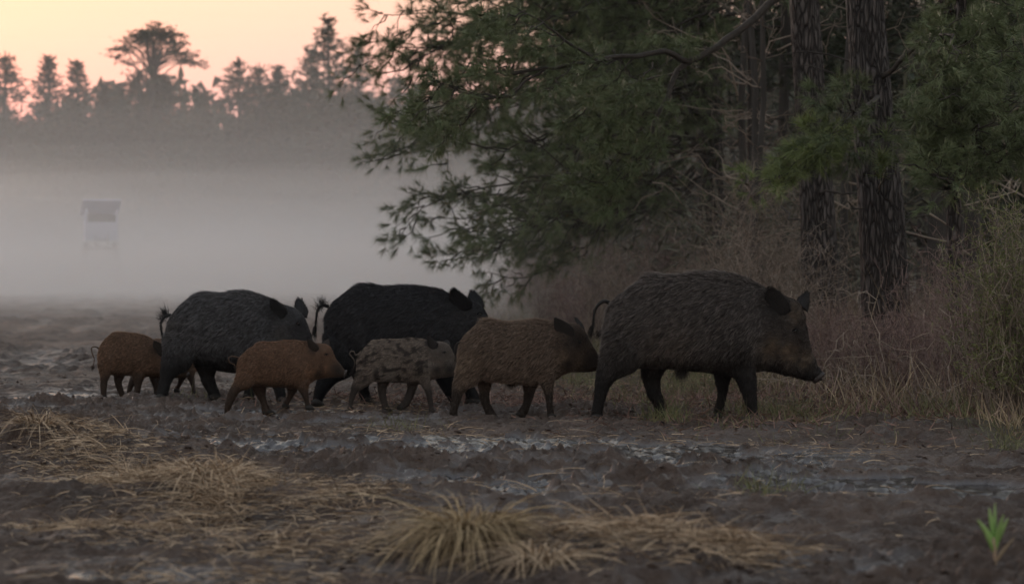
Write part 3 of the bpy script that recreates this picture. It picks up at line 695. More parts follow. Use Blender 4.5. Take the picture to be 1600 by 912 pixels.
d = norm(np.stack([rg.normal(size=len(x)), rg.normal(size=len(x)) * .8, np.abs(rg.normal(size=len(x))) * lay * 1.0 + .05], -1))
blades(g, np.stack([x, Y, z + hh + .002], -1), d, .04 + .14 * rg.rand(len(x)) ** 1.5, .0022 + .0026 * rg.rand(len(x)), np.concatenate([rg.normal(size=(len(x), 2)) * .3, -.12 - .3 * rg.rand(len(x), 1)], 1), 4, rg)
tag(g.build('straw', M['straw']), 'trampled straw and dead grass lying on the near mud', 'straw', kind='stuff')

g = Geo(); X_, Y_ = [], []
for px, py, rx, ry, n_ in ((980, 615, 280, 18, 5200), (1250, 640, 300, 26, 5200), (600, 622, 200, 12, 1500), (1450, 640, 200, 34, 3000)):
    qx = px + rx * rg.normal(size=n_) * .55; qy = py + ry * rg.normal(size=n_) * .55; YY = F * CAMH / (qy - HOR); X_.append((qx - 800) / F * YY); Y_.append(YY)
x = np.concatenate(X_); Y = np.concatenate(Y_); z = ground_z(x, Y)
d = norm(np.stack([rg.normal(size=len(x)), rg.normal(size=len(x)), np.abs(rg.normal(size=len(x))) * .35], -1))
blades(g, np.stack([x, Y, z + .004], -1), d, .03 + .09 * rg.rand(len(x)), .004 + .007 * rg.rand(len(x)), rg.normal(size=(len(x), 3)) * .3, 2, rg)
tag(g.build('leaf_litter', M['leaf_brown']), 'reddish brown leaf litter strewn along the edge of the mud', 'leaf litter', kind='stuff')

# ---- tussock in front
def tussock(px, py, Y, n, R, H, label, rg, m):
    root = empty('grass_tussock', (P(px, 0, Y)[0], Y, float(ground_z(P(px, 0, Y)[0], Y)))); tag(root, label, 'grass tuft')
    g = Geo(); a = rg.uniform(0, 6.28, n); r = rg.rand(n) ** .5
    rt = np.stack([np.cos(a) * r * R * .35, np.sin(a) * r * R * .35, np.zeros(n)], -1)
    cl = np.floor(rg.rand(n) * 26); ca = (hash3(cl, cl * 0, cl * 0, 3)) * .5
    d = norm(np.stack([np.cos(a + ca) * (.15 + .45 * r), np.sin(a + ca) * (.15 + .45 * r), np.full(n, .95)], -1) + rg.normal(size=(n, 3)) * .22)
    L_ = R * rg.uniform(.6, 1.75, n) * (.75 + .25 * r) * (.9 + .35 * hash3(cl, cl * 0, cl * 0, 9))
    bend = np.stack([np.cos(a + ca) * .35 + .24 * rg.normal(size=n), np.sin(a + ca) * .35 + .24 * rg.normal(size=n), -np.full(n, 1.0) + .22 * rg.normal(size=n) - .15 * r], -1)
    blades(g, rt, d, L_, .0032 + .0035 * rg.rand(n), bend, 8, rg, rnd=np.clip(.5 + ca + .25 * rg.normal(size=n), 0, 1)); g.build('blades', m, root); return root
tussock(735, 865, 7.9, 1700, .25, .2, 'big drooping tan grass tussock in the mud at the bottom middle', RS(121), M['tussock'])
tussock(845, 880, 7.6, 330, .2, .12, 'smaller ragged grass tuft touching the big tussock', RS(122), M['straw'])
tussock(330, 770, 9.9, 420, .26, .15, 'ragged straw tuft rising from the trampled straw', RS(123), M['straw'])
tussock(60, 690, 12.2, 160, .24, .15, 'thin straw tuft at the left picture edge', RS(124), M['straw'])

# ---- seedling in the corner
Y = 7.25; p = P(1556, 0, Y); root = tag(empty('pine_seedling', (p[0], Y, float(ground_z(p[0], Y)))), 'small bright green seedling in the mud at the bottom corner', 'seedling'); rg = RS(131)
g = Geo(); tube(g, curve((0, 0, -.02), (-.006, 0, .075), 6, 0, .2, rg), .0045, 8); g.build('stem', M['straw'], root)
def leaf(name, d, L, W, z0, m):
    g = Geo(); n_ = 9; t = np.linspace(0, 1, n_); d = np.asarray(d, float)
    c = np.array((-.004, 0, z0)) + d[None] * L * t[:, None] + np.array((d[0], d[1], 0))[None] * (t ** 2)[:, None] * L * .3
    w = W * np.sin(np.pi * (t * .93 + .05)) ** .7 * (1 - .25 * t)
    s = norm(np.cross(d, (0, 1, .1))); nrm = norm(np.cross(s, d))
    V = np.stack([c - s * w[:, None], c + nrm * w[:, None] * .35, c + s * w[:, None], c - nrm * .0015 + nrm * w[:, None] * .2], 1)
    i = np.arange(n_ - 1)[:, None] * 4; j = np.arange(4)[None]; j2 = (j + 1) % 4
    g.add(V, np.stack([i + j, i + j2, i + 4 + j2, i + 4 + j], -1).reshape(-1, 4), None, rg.rand(), np.repeat(t, 4)); g.build(name, m, root)
M['seedling'] = blade_mat('seedling_leaf', (.10, .25, .04), (.20, .36, .09), (.26, .36, .14), rough=.45)
for d, L_, W, z0 in (((-.46, 0, .88), .085, .010, .055), ((-.1, .1, 1), .105, .009, .06), ((.2, -.1, 1), .10, .008, .05), ((.34, .1, .9), .095, .009, .045), ((-.36, -.2, .9), .075, .007, .03), ((.05, .2, 1), .12, .006, .06), ((-.3, .1, .9), .06, .006, .03), ((.2, 0, 1), .08, .007, .03)):
    leaf('leaf', norm(np.array(d)), L_, W, z0, M['seedling'])
leaf('leaf', norm(np.array((.5, 0, .85))), .09, .006, .0, M['dry'])

# ------------------------------------------------------------------ far field: treeline, shooting hide, mist
TY = 165.0
def far_conifer(seed, H, R, low=.5, gap=.45, droop=.12, name='conifer'):
    rg = RS(seed); root = empty(name); gw, gn = Geo(), Geo()
    tube(gw, [(0, 0, -.5), (.05, 0, H * .4), (-.05, .05, H * .75), (0, 0, H)], [.22, .17, .1, .03], 7); gw.build('trunk', M['bark_far'], root)
    gb = Geo(); z = low
    while z < H - .15:
        f = (z - low) / (H - low); r = R * (1 - f) ** .95 * (.7 + .6 * rg.rand()) + .10
        nb = 7 if f < .8 else 5; a0 = rg.rand() * 6.28
        for i in range(nb):
            if rg.rand() < .08: continue
            a = a0 + i * 6.28 / nb + rg.normal() * .2; l = r * rg.uniform(.6, 1.2)
            up = .30 * f ** 2 * 2 - droop * (1 - f) + rg.normal() * .05
            e = np.array((math.cos(a) * l, math.sin(a) * l, z + up * l)); c = curve((0, 0, z), e, 6, .05, .15, rg)
            tube(gb, c, .035 * (1 - .8 * np.linspace(0, 1, 6)), 3, caps=False)
            m_ = int(8 + 15 * l); t = .2 + .8 * rg.rand(m_); j = np.clip(t * 5, 0, 4.99); ai = j.astype(int)
            q_ = c[ai] + (c[ai + 1] - c[ai]) * (j - ai)[:, None]; ax = norm(e - np.array((0, 0, z)))
            d = norm(ax[None] * .8 + rg.normal(size=(m_, 3)) * (.7, .7, .4))
            blades(gn, q_ - d * .1 + rg.normal(size=(m_, 3)) * .12, d, .22 + .25 * rg.rand(m_), .12, None, 2, rg)
        z += gap * (1 - .35 * f) * rg.uniform(.8, 1.25)
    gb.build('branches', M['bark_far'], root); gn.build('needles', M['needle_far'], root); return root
fp = [far_conifer(141, 14, 3.6), far_conifer(142, 14, 4.6, gap=.62, droop=-.15), far_conifer(143, 14, 3.0, gap=.42), far_conifer(144, 14, 4.2, gap=.75, droop=-.3)]
FU = [False] * 4
def far_tree(k, px, ytop, Y, label, group=None, sx=1.0):
    H = CAMH + (HOR - ytop) / F * Y; o = fp[k] if not FU[k] else copy_tree(fp[k]); FU[k] = True
    o.location = ((px - 800) / F * Y, Y, 0); s = H / 14; o.scale = (s * sx * 1.25, s * sx * 1.25, s); o.rotation_euler = (0, 0, (px * 7) % 6.28); tag(o, label, 'tree', group)
far_tree(0, 75, 90, 160, 'slender hazy conifer second from the left edge, cone shaped against the sunrise')
far_tree(2, 120, 95, 163, 'narrow hazy conifer just right of the slender cone shaped one')
far_tree(1, 8, 80, 158, 'broad hazy pine cut by the left picture edge in the misty treeline')
far_tree(1, 372, 88, 160, 'open branched hazy pine right of the umbrella shaped pine')
far_tree(3, 512, 30, 160, 'tallest hazy pine beside the overhanging boughs')
far_tree(0, 436, 105, 165, 'short hazy conifer between the open branched and the tallest pine', sx=1.1)
far_tree(2, 318, 140, 160, 'low pointed hazy conifer under the umbrella pine crown')
far_tree(1, 405, 98, 168, 'hazy pine close behind the open branched pine')
far_tree(3, 485, 78, 166, 'thin crowned hazy pine at the shoulder of the tallest pine')
far_tree(0, 165, 130, 165, 'hazy conifer at the foot of the umbrella pine crown, on its left')
far_tree(3, 560, 70, 170, 'hazy pine partly behind the tips of the overhanging boughs')
far_tree(1, 215, 112, 163, 'bushy hazy conifer just under the umbrella pine crown', sx=1.2)
far_tree(0, 250, 118, 162, 'bushy hazy conifer hiding the umbrella pine trunk', sx=1.3)
rg = RS(151)
for i in range(62):
    Y = rg.uniform(150, 200); px = -130 + (i + rg.rand()) * 1120 / 62; yt = 118 + rg.rand() ** .7 * 95 - (25 if 520 < px < 700 else 0) + (20 if 330 < px < 350 else 0)
    far_tree(rg.choice([0, 2, 0, 1]), px, yt, Y, 'hazy conifer merging into the misty treeline', 'conifers of the misty treeline', sx=rg.uniform(.9, 1.5))
# umbrella pine
U = 160.0; ux = (238 - 800) / F * U
root = tag(empty('umbrella_pine', (ux, U, 0)), 'umbrella shaped pine with a flat spreading crown rising over the misty treeline', 'tree')
def LU(px, py, dy=0): p = P(px, py, U + dy); return np.array((p[0] - ux, dy, p[2]))
g = Geo(); tube(g, [LU(238, 440), LU(240, 300), LU(236, 180), LU(240, 120), LU(238, 70)], [.3, .26, .22, .16, .06], 9); g.build('trunk', M['bark_far'], root)
gw, gn = Geo(), Geo(); rg = RS(161)
UE = [(178, 78), (190, 62), (205, 50), (222, 40), (245, 40), (268, 50), (285, 62), (298, 78), (312, 100), (318, 106), (190, 98), (172, 88), (205, 78), (228, 60), (255, 60), (278, 84), (292, 92), (300, 104), (215, 50), (262, 44), (240, 50), (283, 72)]
for px, py in UE:
    for dy in (0, rg.uniform(-3, 3)):
        if dy: f_ = rg.uniform(.4, .9); px = 240 + (px - 240) * f_; py = 44 + (py - 44) * f_ ** 2
        e = LU(px, py + (0 if dy == 0 else 6), dy); c = curve(LU(238, 118 + rg.uniform(-22, 30)), e, 9, -.17, .18, rg); tube(gw, c, .07 * (1 - .8 * np.linspace(0, 1, 9)), 4, caps=False)
        m_ = 46; t = .72 + .28 * rg.rand(m_); j = np.clip(t * 8, 0, 7.99); ai = j.astype(int); q_ = c[ai] + (c[ai + 1] - c[ai]) * (j - ai)[:, None]
        q_ = q_ + rg.normal(size=(m_, 3)) * (.34, .34, .08) + (0, 0, rg.normal() * .12); d = norm(rg.normal(size=(m_, 3)) * (1, 1, .5)); blades(gn, q_, d, .28, .13, None, 2, rg)
for k in range(14):
    z = LU(0, rg.uniform(120, 180))[2]; a = rg.uniform(0, 6.28); l = rg.uniform(1, 2.6); c = curve((0, 0, z), (math.cos(a) * l, math.sin(a) * l, z + .3), 7, -.1, .3, rg); tube(gw, c, .04 * (1 - .8 * np.linspace(0, 1, 7)), 4, caps=False)
    q_ = c[rg.randint(3, 7, 40)] + rg.normal(size=(40, 3)) * (.25, .25, .15); blades(gn, q_, norm(rg.normal(size=(40, 3))), .28, .13, None, 2, rg)
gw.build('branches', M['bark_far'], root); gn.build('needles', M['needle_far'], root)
# solid far wood behind
rg = RS(171); n_ = 42000; Y = rg.uniform(172, 215, n_); x = rg.uniform(-62, 14, n_)
top = 12.8 + 1.7 * vnoise(x * .3, Y * .1, seed=4) + 1.0 * vnoise(x * 1.3, Y * .2, seed=6)
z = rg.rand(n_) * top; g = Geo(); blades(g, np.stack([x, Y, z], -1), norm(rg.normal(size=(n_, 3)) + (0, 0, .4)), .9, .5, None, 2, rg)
tag(g.build('far_wood', M['needle_far']), 'grey mass of the far wood behind the misty treeline', 'wood', kind='stuff')
# low scrub along the far edge of the field
rg = RS(181); n_ = 9000; x = rg.uniform(-34, 4, n_); Y = 132 + 4 * rg.normal(size=n_); hmp = np.clip(vnoise(x * .55, x * 0, seed=2) + .35 * vnoise(x * 2.1, x * 0, seed=8), 0, 1)
g = Geo(); blades(g, np.stack([x, Y, rg.rand(n_) * hmp * .5], -1), norm(rg.normal(size=(n_, 3)) + (0, 0, 1)), .22 + .3 * hmp * rg.rand(n_), .07, None, 2, rg)
tag(g.build('field_scrub', M['leaf_brown']), 'low brown scrub along the far edge of the field', 'scrub', kind='stuff')

# shooting hide on legs
HY = 107.0; hx = (157 - 800) / F * HY
root = tag(empty('raised_hide', (hx, HY, 0), math.radians(14)), 'pale wooden hunting hide on tall legs standing in the mist', 'hunting hide')
def box(name, c, s, m, parent, rot=None, tilt=0):
    c = np.array(c, float); s = np.array(s, float) / 2
    V = np.array([(x, y, z) for z in (-1, 1) for y in (-1, 1) for x in (-1, 1)], float) * s
    if tilt: ct, st = math.cos(tilt), math.sin(tilt); V = np.stack([V[:, 0], V[:, 1] * ct - V[:, 2] * st, V[:, 1] * st + V[:, 2] * ct], -1)
    return mesh(name, V + c, [[(0, 2, 3, 1), (4, 5, 7, 6), (0, 1, 5, 4), (2, 6, 7, 3), (0, 4, 6, 2), (1, 3, 7, 5)]], m, parent, smooth=False)
zt = lambda py: CAMH + (HOR - py) / F * HY
w = 1.4; z0, z1 = zt(376), zt(333)
cabin = box('cabin', (0, 0, (z0 + z1) / 2 - .16), (w, 1.3, z1 - z0 - .32), M['paint'], root)
box('window_shadow_panel', (0, -.66, z1 - .24), (1.2, .02, .30), M['shadow_tone'], root)  # solid dark panel standing in for the shaded gap under the roof
for sx in (-1, 1):
    box('corner_post', (sx * (w / 2 - .05), -.6, z1 - .1), (.09, .09, .5), M['paint'], root); box('corner_post', (sx * (w / 2 - .05), .6, z1 - .1), (.09, .09, .5), M['paint'], root)
box('back_wall', (0, .63, z1 - .1), (w - .1, .04, .45), M['shadow_tone'], root)  # wall coloured dark to carry the shade inside the cabin
box('roof', (0, -.05, zt(324)), (w + .25, 1.9, .07), M['paint'], root, tilt=-.33)
for sx in (-1, 1):
    for sy in (-1, 1):
        g = Geo(); tube(g, [(sx * (w / 2 + .25), sy * .85, -.1), (sx * (w / 2 - .1), sy * .55, z0 - .1)], .07, 8); g.build('leg', M['post'], root)
for zz in (.9, 1.8):
    for sy in (-1, 1): g = Geo(); tube(g, [(-w / 2 - .1, sy * .75, zz), (w / 2 + .1, sy * .75, zz)], .045, 6); g.build('crossbar', M['post'], root)
ld_ = empty('ladder', (0, 0, 0)); ld_.parent = root
for sx in (-1, 1): g = Geo(); tube(g, [(sx * .25, -1.5, -.1), (sx * .25, -.7, z0 + .2)], .035, 6); g.build('rail', M['post'], ld_)
for i in range(8): t = (i + .5) / 8; g = Geo(); tube(g, [(-.25, -1.5 + .8 * t, (z0 + .2) * t), (.25, -1.5 + .8 * t, (z0 + .2) * t)], .02, 5); g.build('rung', M['post'], ld_)

def volume_mat(name, color, dens, aniso=.0):
    m = bpy.data.materials.new(name); m.use_nodes = True; nt = m.node_tree; nt.nodes.clear()
    o = nt.nodes.new('ShaderNodeOutputMaterial'); v = nt.nodes.new('ShaderNodeVolumePrincipled')
    v.inputs['Color'].default_value = (*color, 1); v.inputs['Density'].default_value = dens; v.inputs['Anisotropy'].default_value = aniso
    nt.links.new(v.outputs[0], o.inputs['Volume']); return m
def mist_bank(H, dens, y0, y1, x0=-75, x1=30, seed=0, run=52.0):
    nx_, ny_ = 70, 50; xs_ = np.linspace(x0, x1, nx_); ys_ = np.linspace(y0, y1, ny_); X, Y = np.meshgrid(xs_, ys_)
    pk = min(y0 + run, y1 - 12); e = np.where(Y < pk, np.sin(np.clip((Y - y0) / (pk - y0), 0, 1) * np.pi / 2), np.cos(np.clip((Y - pk) / (y1 - pk), 0, 1) * np.pi / 2) ** .8) * sstep(x0, x0 + 10, X) * sstep(x1, x1 - 10, X)
    top = (H * (1.08 + .14 * fbm(X * .06 + seed, Y * .05, 3, seed)) + .3) * e - .10 - .2 * (1 - e)
    bot = np.full_like(top, -.3); V = np.concatenate([np.stack([X, Y, top], -1).reshape(-1, 3), np.stack([X, Y, bot], -1).reshape(-1, 3)])
    i = np.arange(nx_ * ny_).reshape(ny_, nx_); o = nx_ * ny_
    tq = np.stack([i[:-1, :-1], i[:-1, 1:], i[1:, 1:], i[1:, :-1]], -1).reshape(-1, 4); bq = tq[:, ::-1] + o
    def wall(a): return np.stack([a[:-1] + o, a[1:] + o, a[1:], a[:-1]], -1)
    ws = np.concatenate([wall(i[0]), wall(i[-1][::-1]), wall(i[:, -1]), wall(i[::-1, 0])])
    o_ = mesh('mist', V, [tq, bq, ws], volume_mat('mist_vapour', (.995, .985, .985), dens, .25), smooth=False); o_.data.materials[0].name = 'mist_vapour'
    return tag(o_, 'low bank of mist lying over the far side of the field', 'mist', 'layers of the mist bank', 'stuff')
def above(H): return .017 * (H / 4) ** (-1.55 if H < 4 else -3.4)      # mist still standing above a height
HS = np.geomspace(1.25, 12.0, 17)
for i in range(16): mist_bank(HS[i], above(HS[i]) - above(HS[i + 1]), 80 - 2 * i, 205, seed=1 + i, run=58 - i)
mist_bank(1.3, .010, 44, 205, seed=31, run=30); mist_bank(4.2, .0032, 24, 80, x0=-30, x1=12, seed=32, run=20)
mist_bank(1.3, .014, 40, 205, seed=6, run=30); mist_bank(4.2, .0036, 24, 80, x0=-30, x1=12, seed=7, run=14)
hz = box('haze', (0, 3000 - 400, 9.5), (5400, 7100, 22.0), volume_mat('haze_air', (.96, .96, .97), .0002, .1), None)
tag(hz, 'thin morning haze over the whole field', 'haze', kind='stuff')

# ------------------------------------------------------------------ wild boars: one continuous body each, coat of bristles as a child
def coat_mat(name, root_c, mid_c, tip_c, dark_c, pale_c, spot_c=None, rough=.6):
    m, nt, b = mat(name)
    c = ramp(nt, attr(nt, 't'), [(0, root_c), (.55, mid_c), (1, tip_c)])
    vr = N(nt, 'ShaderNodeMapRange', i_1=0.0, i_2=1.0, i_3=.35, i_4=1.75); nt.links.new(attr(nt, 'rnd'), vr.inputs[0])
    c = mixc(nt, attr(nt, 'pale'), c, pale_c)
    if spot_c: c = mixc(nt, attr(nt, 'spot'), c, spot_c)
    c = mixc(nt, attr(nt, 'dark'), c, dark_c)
    vm = N(nt, 'ShaderNodeVectorMath', operation='SCALE'); nt.links.new(c, vm.inputs[0]); nt.links.new(vr.outputs[0], vm.inputs['Scale'])
    nt.links.new(vm.outputs[0], b.inputs['Base Color'])
    b.inputs['Roughness'].default_value = rough; b.inputs['Specular IOR Level'].default_value = .16
    return m

def cr(a, n):      # Catmull-Rom resample of rows
    a = np.asarray(a, float); p = np.concatenate([2 * a[:1] - a[1:2], a, 2 * a[-1:] - a[-2:-1]]); out = []
    for i in range(1, len(p) - 2):
        t = (np.arange(n) / n)[:, None]; p0, p1, p2, p3 = p[i - 1], p[i], p[i + 1], p[i + 2]
        out.append(.5 * ((2 * p1) + (-p0 + p2) * t + (2 * p0 - 5 * p1 + 4 * p2 - p3) * t ** 2 + (-p0 + 3 * p1 - 3 * p2 + p3) * t ** 3))
    return np.concatenate(out + [a[-1:]])

def loft(pairs, yc0, yc1=None, k=24, n=4, sq=.85, capr=True):
    """pairs rows (ax, az, bx, bz, halfwidth) already in metres; ring through a and b in the side plane"""
    R = cr(pairs, n); N_ = len(R); yc1 = yc0 if yc1 is None else yc1
    yc = np.linspace(yc0, yc1, N_)
    a = R[:, 0:2]; b = R[:, 2:4]; c = (a + b) / 2; h = (a - b) / 2; w = np.maximum(R[:, 4], .002)
    if capr:      # rounded ends
        for e, s in ((0, 1), (-1, -1)): pass
    th = np.arange(k) / k * 2 * np.pi; ct, st = np.cos(th), np.sin(th)
    st2 = np.sign(st) * np.abs(st) ** sq
    V = np.zeros((N_, k, 3)); V[..., 0] = c[:, None, 0] + h[:, None, 0] * ct; V[..., 2] = c[:, None, 1] + h[:, None, 1] * ct
    V[..., 1] = yc[:, None] + w[:, None] * st2 * (1 - .10 * ct)
    i = np.arange(N_ - 1)[:, None] * k; j = np.arange(k)[None]; j2 = (j + 1) % k
    Q = np.stack([i + j, i + j2, i + k + j2, i + k + j], -1).reshape(-1, 4)
    d0 = c[0] - c[1]; d1 = c[-1] - c[-2]; l0 = np.linalg.norm(h[0]) * .35; l1 = np.linalg.norm(h[-1]) * .18
    e0 = c[0] + d0 / max(np.linalg.norm(d0), 1e-6) * l0; e1 = c[-1] + d1 / max(np.linalg.norm(d1), 1e-6) * l1
    V = np.concatenate([V.reshape(-1, 3), [[e0[0], yc[0], e0[1]], [e1[0], yc[-1], e1[1]]]]); o = N_ * k; jj = np.arange(k)
    T = np.concatenate([np.stack([(jj + 1) % k, jj, np.full(k, o)], -1), np.stack([jj + (N_ - 1) * k, (jj + 1) % k + (N_ - 1) * k, np.full(k, o + 1)], -1)])
    return V, Q, T

import bmesh
def voxel_union(parts, voxel, smooth_it):
    me = bpy.data.meshes.new('tmp'); bm = bmesh.new()
    for V, Q, T in parts:
        vs = [bm.verts.new(v) for v in V]
        for f in list(Q) + list(T):
            try: bm.faces.new([vs[i] for i in f])
            except ValueError: pass
    bmesh.ops.recalc_face_normals(bm, faces=bm.faces); bm.to_mesh(me); bm.free()
    o = bpy.data.objects.new('tmp', me); COL.objects.link(o)
    r = o.modifiers.new('r', 'REMESH'); r.mode = 'VOXEL'; r.voxel_size = voxel
    s = o.modifiers.new('s', 'SMOOTH'); s.factor = .5; s.iterations = smooth_it
    dg = bpy.context.evaluated_depsgraph_get(); ev = o.evaluated_get(dg); m2 = bpy.data.meshes.new_from_object(ev)
    V = np.empty(len(m2.vertices) * 3); m2.vertices.foreach_get('co', V); V = V.reshape(-1, 3)
    Nn = np.empty(len(m2.vertices) * 3); m2.vertices.foreach_get('normal', Nn); Nn = Nn.reshape(-1, 3)
    m2.calc_loop_triangles(); T = np.empty(len(m2.loop_triangles) * 3, np.int32); m2.loop_triangles.foreach_get('vertices', T); T = T.reshape(-1, 3)
    bpy.data.objects.remove(o); bpy.data.meshes.remove(me); bpy.data.meshes.remove(m2)
    return V, Nn, T

def sphere(c, r, k=10):
    u = np.arange(k) / k * 2 * np.pi; v = np.linspace(0, np.pi, 7)[1:-1]
    V = [(0, 0, 1)] + [(math.sin(b_) * math.cos(a), math.sin(b_) * math.sin(a), math.cos(b_)) for b_ in v for a in u] + [(0, 0, -1)]
    V = np.array(V) * r + np.array(c); F_ = []
    for j in range(k): F_.append((0, 1 + j, 1 + (j + 1) % k)); F_.append((len(V) - 1, 1 + 4 * k + (j + 1) % k, 1 + 4 * k + j))
    Q = [(1 + i * k + j, 1 + (i + 1) * k + j, 1 + (i + 1) * k + (j + 1) % k, 1 + i * k + (j + 1) % k) for i in range(4) for j in range(k)]
    return V, np.array(Q), np.array(F_)

def boar(label, Y, crop, body, legs, ears, tail, coat, blobs, head_x, eye=None, adult=True, seed=0, nhair=60000, hairL=.04, spots=0, hairW=.0022, snout=True, group='wild boar sounder crossing the muddy field', shift=(0, 0), tuft_dirs=None, pale_tail=False, foot_z=None, belly_tuft=None):
    offx, offy, s = crop; rg = RS(seed)
    kx = Y / F
    def cv(px, py): return (px, py)
    X0 = (body[0][0] + body[-1][0]) / 2
    pxc = offx + X0 / s + shift[0]; xw = (pxc - 800) / F * Y
    def W(cx, cy):      # crop coordinates -> local metres
        return (((offx + cx / s + shift[0]) - 800) * kx - xw, CAMH + (HOR - (offy + cy / s + shift[1])) * kx)
    u = kx / s          # metres per crop unit
    root = empty('wild_boar', (xw, Y, 0)); tag(root, label, 'wild boar' if adult else 'boar piglet', group)
    def rows(pp, rmul=1.0):
        out = []
        for ax, ay, bx, by, r in pp:
            a = W(ax, ay); b = W(bx, by); l = math.hypot(a[0] - b[0], a[1] - b[1]) / 2; out.append((*a, *b, l * r * rmul))
        return np.array(out)
    parts = [loft(rows(body), 0, k=28)]
    bw = max(r[4] for r in rows(body))
    gz0 = lambda x: float(ground_z(xw + x, Y))
    hooves = []
    for pp, side in legs:      # side -1 near (towards the camera), +1 far
        rr = rows(pp); y0 = side * bw * .52; y1 = side * bw * .48
        cxn = (rr[-1][0] + rr[-1][2]) / 2; gz = float(ground_z(xw + cxn, Y + y1)) - .004
        # stretch the lower leg so that the foot meets the real ground
        zb = (rr[-1][1] + rr[-1][3]) / 2; top = (rr[2][1] + rr[2][3]) / 2
        for r in rr[3:]:
            for q_ in (1, 3):
                f = np.clip((top - r[q_]) / max(top - zb, .01), 0, 1); r[q_] += (gz - zb) * f
        mn = .42 * math.hypot(rr[-2][0] - rr[-2][2], rr[-2][1] - rr[-2][3])
        parts.append(loft(rr, y0, y1, k=14, sq=1.0))
        hooves.append((rr[-1].copy(), y1, gz, mn))
    V, Nn, T = voxel_union(parts, .0105 if adult else .0075, 6 if adult else 4)
    # coat relief: soft clumps following the hair
    nz = fbm(V[:, 0] * 14 + V[:, 2] * 7, V[:, 1] * 16, 3, seed, z=V[:, 2] * 24 - V[:, 0] * 10)
    for pp, side in legs:
        q0 = W((pp[0][0] + pp[0][2]) / 2, (pp[0][1] + pp[0][3]) / 2); sR = .17 if adult else .075
        front = pp[0][0] > (body[0][0] + body[-1][0]) * .5; up = .10 if adult else .045
        d2 = ((V[:, 0] - q0[0] + (.02 if front else -.02)) ** 2 / (.7 if front else .8) + (V[:, 2] - q0[1] - up) ** 2 * .45) / sR ** 2
        on = (np.sign(V[:, 1]) == side) * sstep(0, .05, np.abs(V[:, 1]))
        V = V + Nn * ((.024 if adult else .010) * np.exp(-d2) * on)[:, None]
        ex = q0[0] + (-.17 if front else .19) * (1 if adult else .45); d3 = ((V[:, 0] - ex + .25 * (V[:, 2] - q0[1])) / (.045 if adult else .02)) ** 2 + ((V[:, 2] - q0[1] - up * .6) / (.17 if adult else .075)) ** 2
        V = V - Nn * ((.016 if adult else .007) * np.exp(-d3) * on)[:, None]
    lowz = sstep(.12, .3, V[:, 2] / (.85 if adult else .42))
    V = V + Nn * (nz * (.007 if adult else .0035) * (.35 + .65 * lowz))[:, None]
    Vs, Fq, Ft = [V], [], [T]; mi_t = [np.zeros(len(T), int)]; mi_q = []; n0 = len(V)
    extra_attr = []
    def add(V2, Q2, T2, mi, dark=1.):
        nonlocal n0
        Vs.append(np.asarray(V2)); 
        if Q2 is not None and len(Q2): Fq.append(np.asarray(Q2) + n0); mi_q.append(np.full(len(Q2), mi))
        if T2 is not None and len(T2): Ft.append(np.asarray(T2) + n0); mi_t.append(np.full(len(T2), mi))
        n0 += len(V2); extra_attr.append(np.full(len(V2), dark))
    def surf_y(x, z, side):
        d = (V[:, 0] - x) ** 2 + (V[:, 2] - z) ** 2; k = np.argsort(d)[:60]; return V[k, 1].min() if side < 0 else V[k, 1].max()
    hairs_extra = []
    hl = rows(body)
    for pp, side in ears:      # cupped leaf-shaped ears
        rr = rows(pp); n_ = len(rr)
        m0 = (rr[0][:2] + rr[0][2:4]) / 2
        for r in rr: r[:2] = m0 + (r[:2] - m0) * 1.12; r[2:4] = m0 + (r[2:4] - m0) * 1.12
        zc = (rr[0][1] + rr[0][3]) / 2; xc = (rr[0][0] + rr[0][2]) / 2
        yb = surf_y(xc, min(zc, zc - .01), side) * .72
        th = .018 if adult else .009
        for i, r in enumerate(rr): r[4] = th * (1 - .75 * i / (n_ - 1))
        out = (.05 if adult else .025) * side
        V2, Q2, T2 = loft(rr, yb, yb + out, k=12, sq=1.0)
        add(V2, Q2, T2, 0, .92)
        c0 = np.array([(r[0] + r[2]) / 2 for r in rr]); 
        q_ = rg.randint(0, len(V2) - 2, 700 if adult else 160); tip = np.array(((rr[-1][0] + rr[-1][2]) / 2, yb + out, (rr[-1][1] + rr[-1][3]) / 2))
        dd = norm((V2[q_] - np.array((xc, yb, zc))) * .6 + (tip - V2[q_]) * .5 + rg.normal(size=(len(q_), 3)) * .02)
        hairs_extra.append((V2[q_], norm(dd + 1e-4), (.018 if adult else .006) * (.5 + rg.rand(len(q_))), .92, 0))
    # tail
    tp = np.array([(W(a, b)[0], 0, W(a, b)[1]) for a, b in tail]); tp = cr(tp, 4); nt_ = len(tp); tr = (.013 if adult else .006) * (1 - .7 * np.linspace(0, 1, nt_))
    tp[:, 1] += np.sin(np.linspace(0, 2.5, nt_)) * -.02
    g = Geo(); tube(g, tp, tr, 8); add(np.concatenate(g.V), np.concatenate(g.Q), np.concatenate(g.T), 0, .25 if pale_tail else .8)
    m_ = 700 if adult else 260; j = (rg.rand(m_) ** .8 * (nt_ - 1.01)).astype(int); tg = norm(tp[j + 1] - tp[j])
    hairs_extra.append((tp[j], norm(tg + rg.normal(size=(m_, 3)) * .28), (.03 if adult else .012) * (.5 + rg.rand(m_)), .25 if pale_tail else .85, 0))
    m_ = 160 if adult else 60; hairs_extra.append((np.repeat(tp[-2:-1], m_, 0) + rg.normal(size=(m_, 3)) * .005, norm(norm(tp[-1] - tp[-3])[None] + rg.normal(size=(m_, 3)) * .14), (.09 if adult else .035) * (.5 + .6 * rg.rand(m_)), .9, 0))
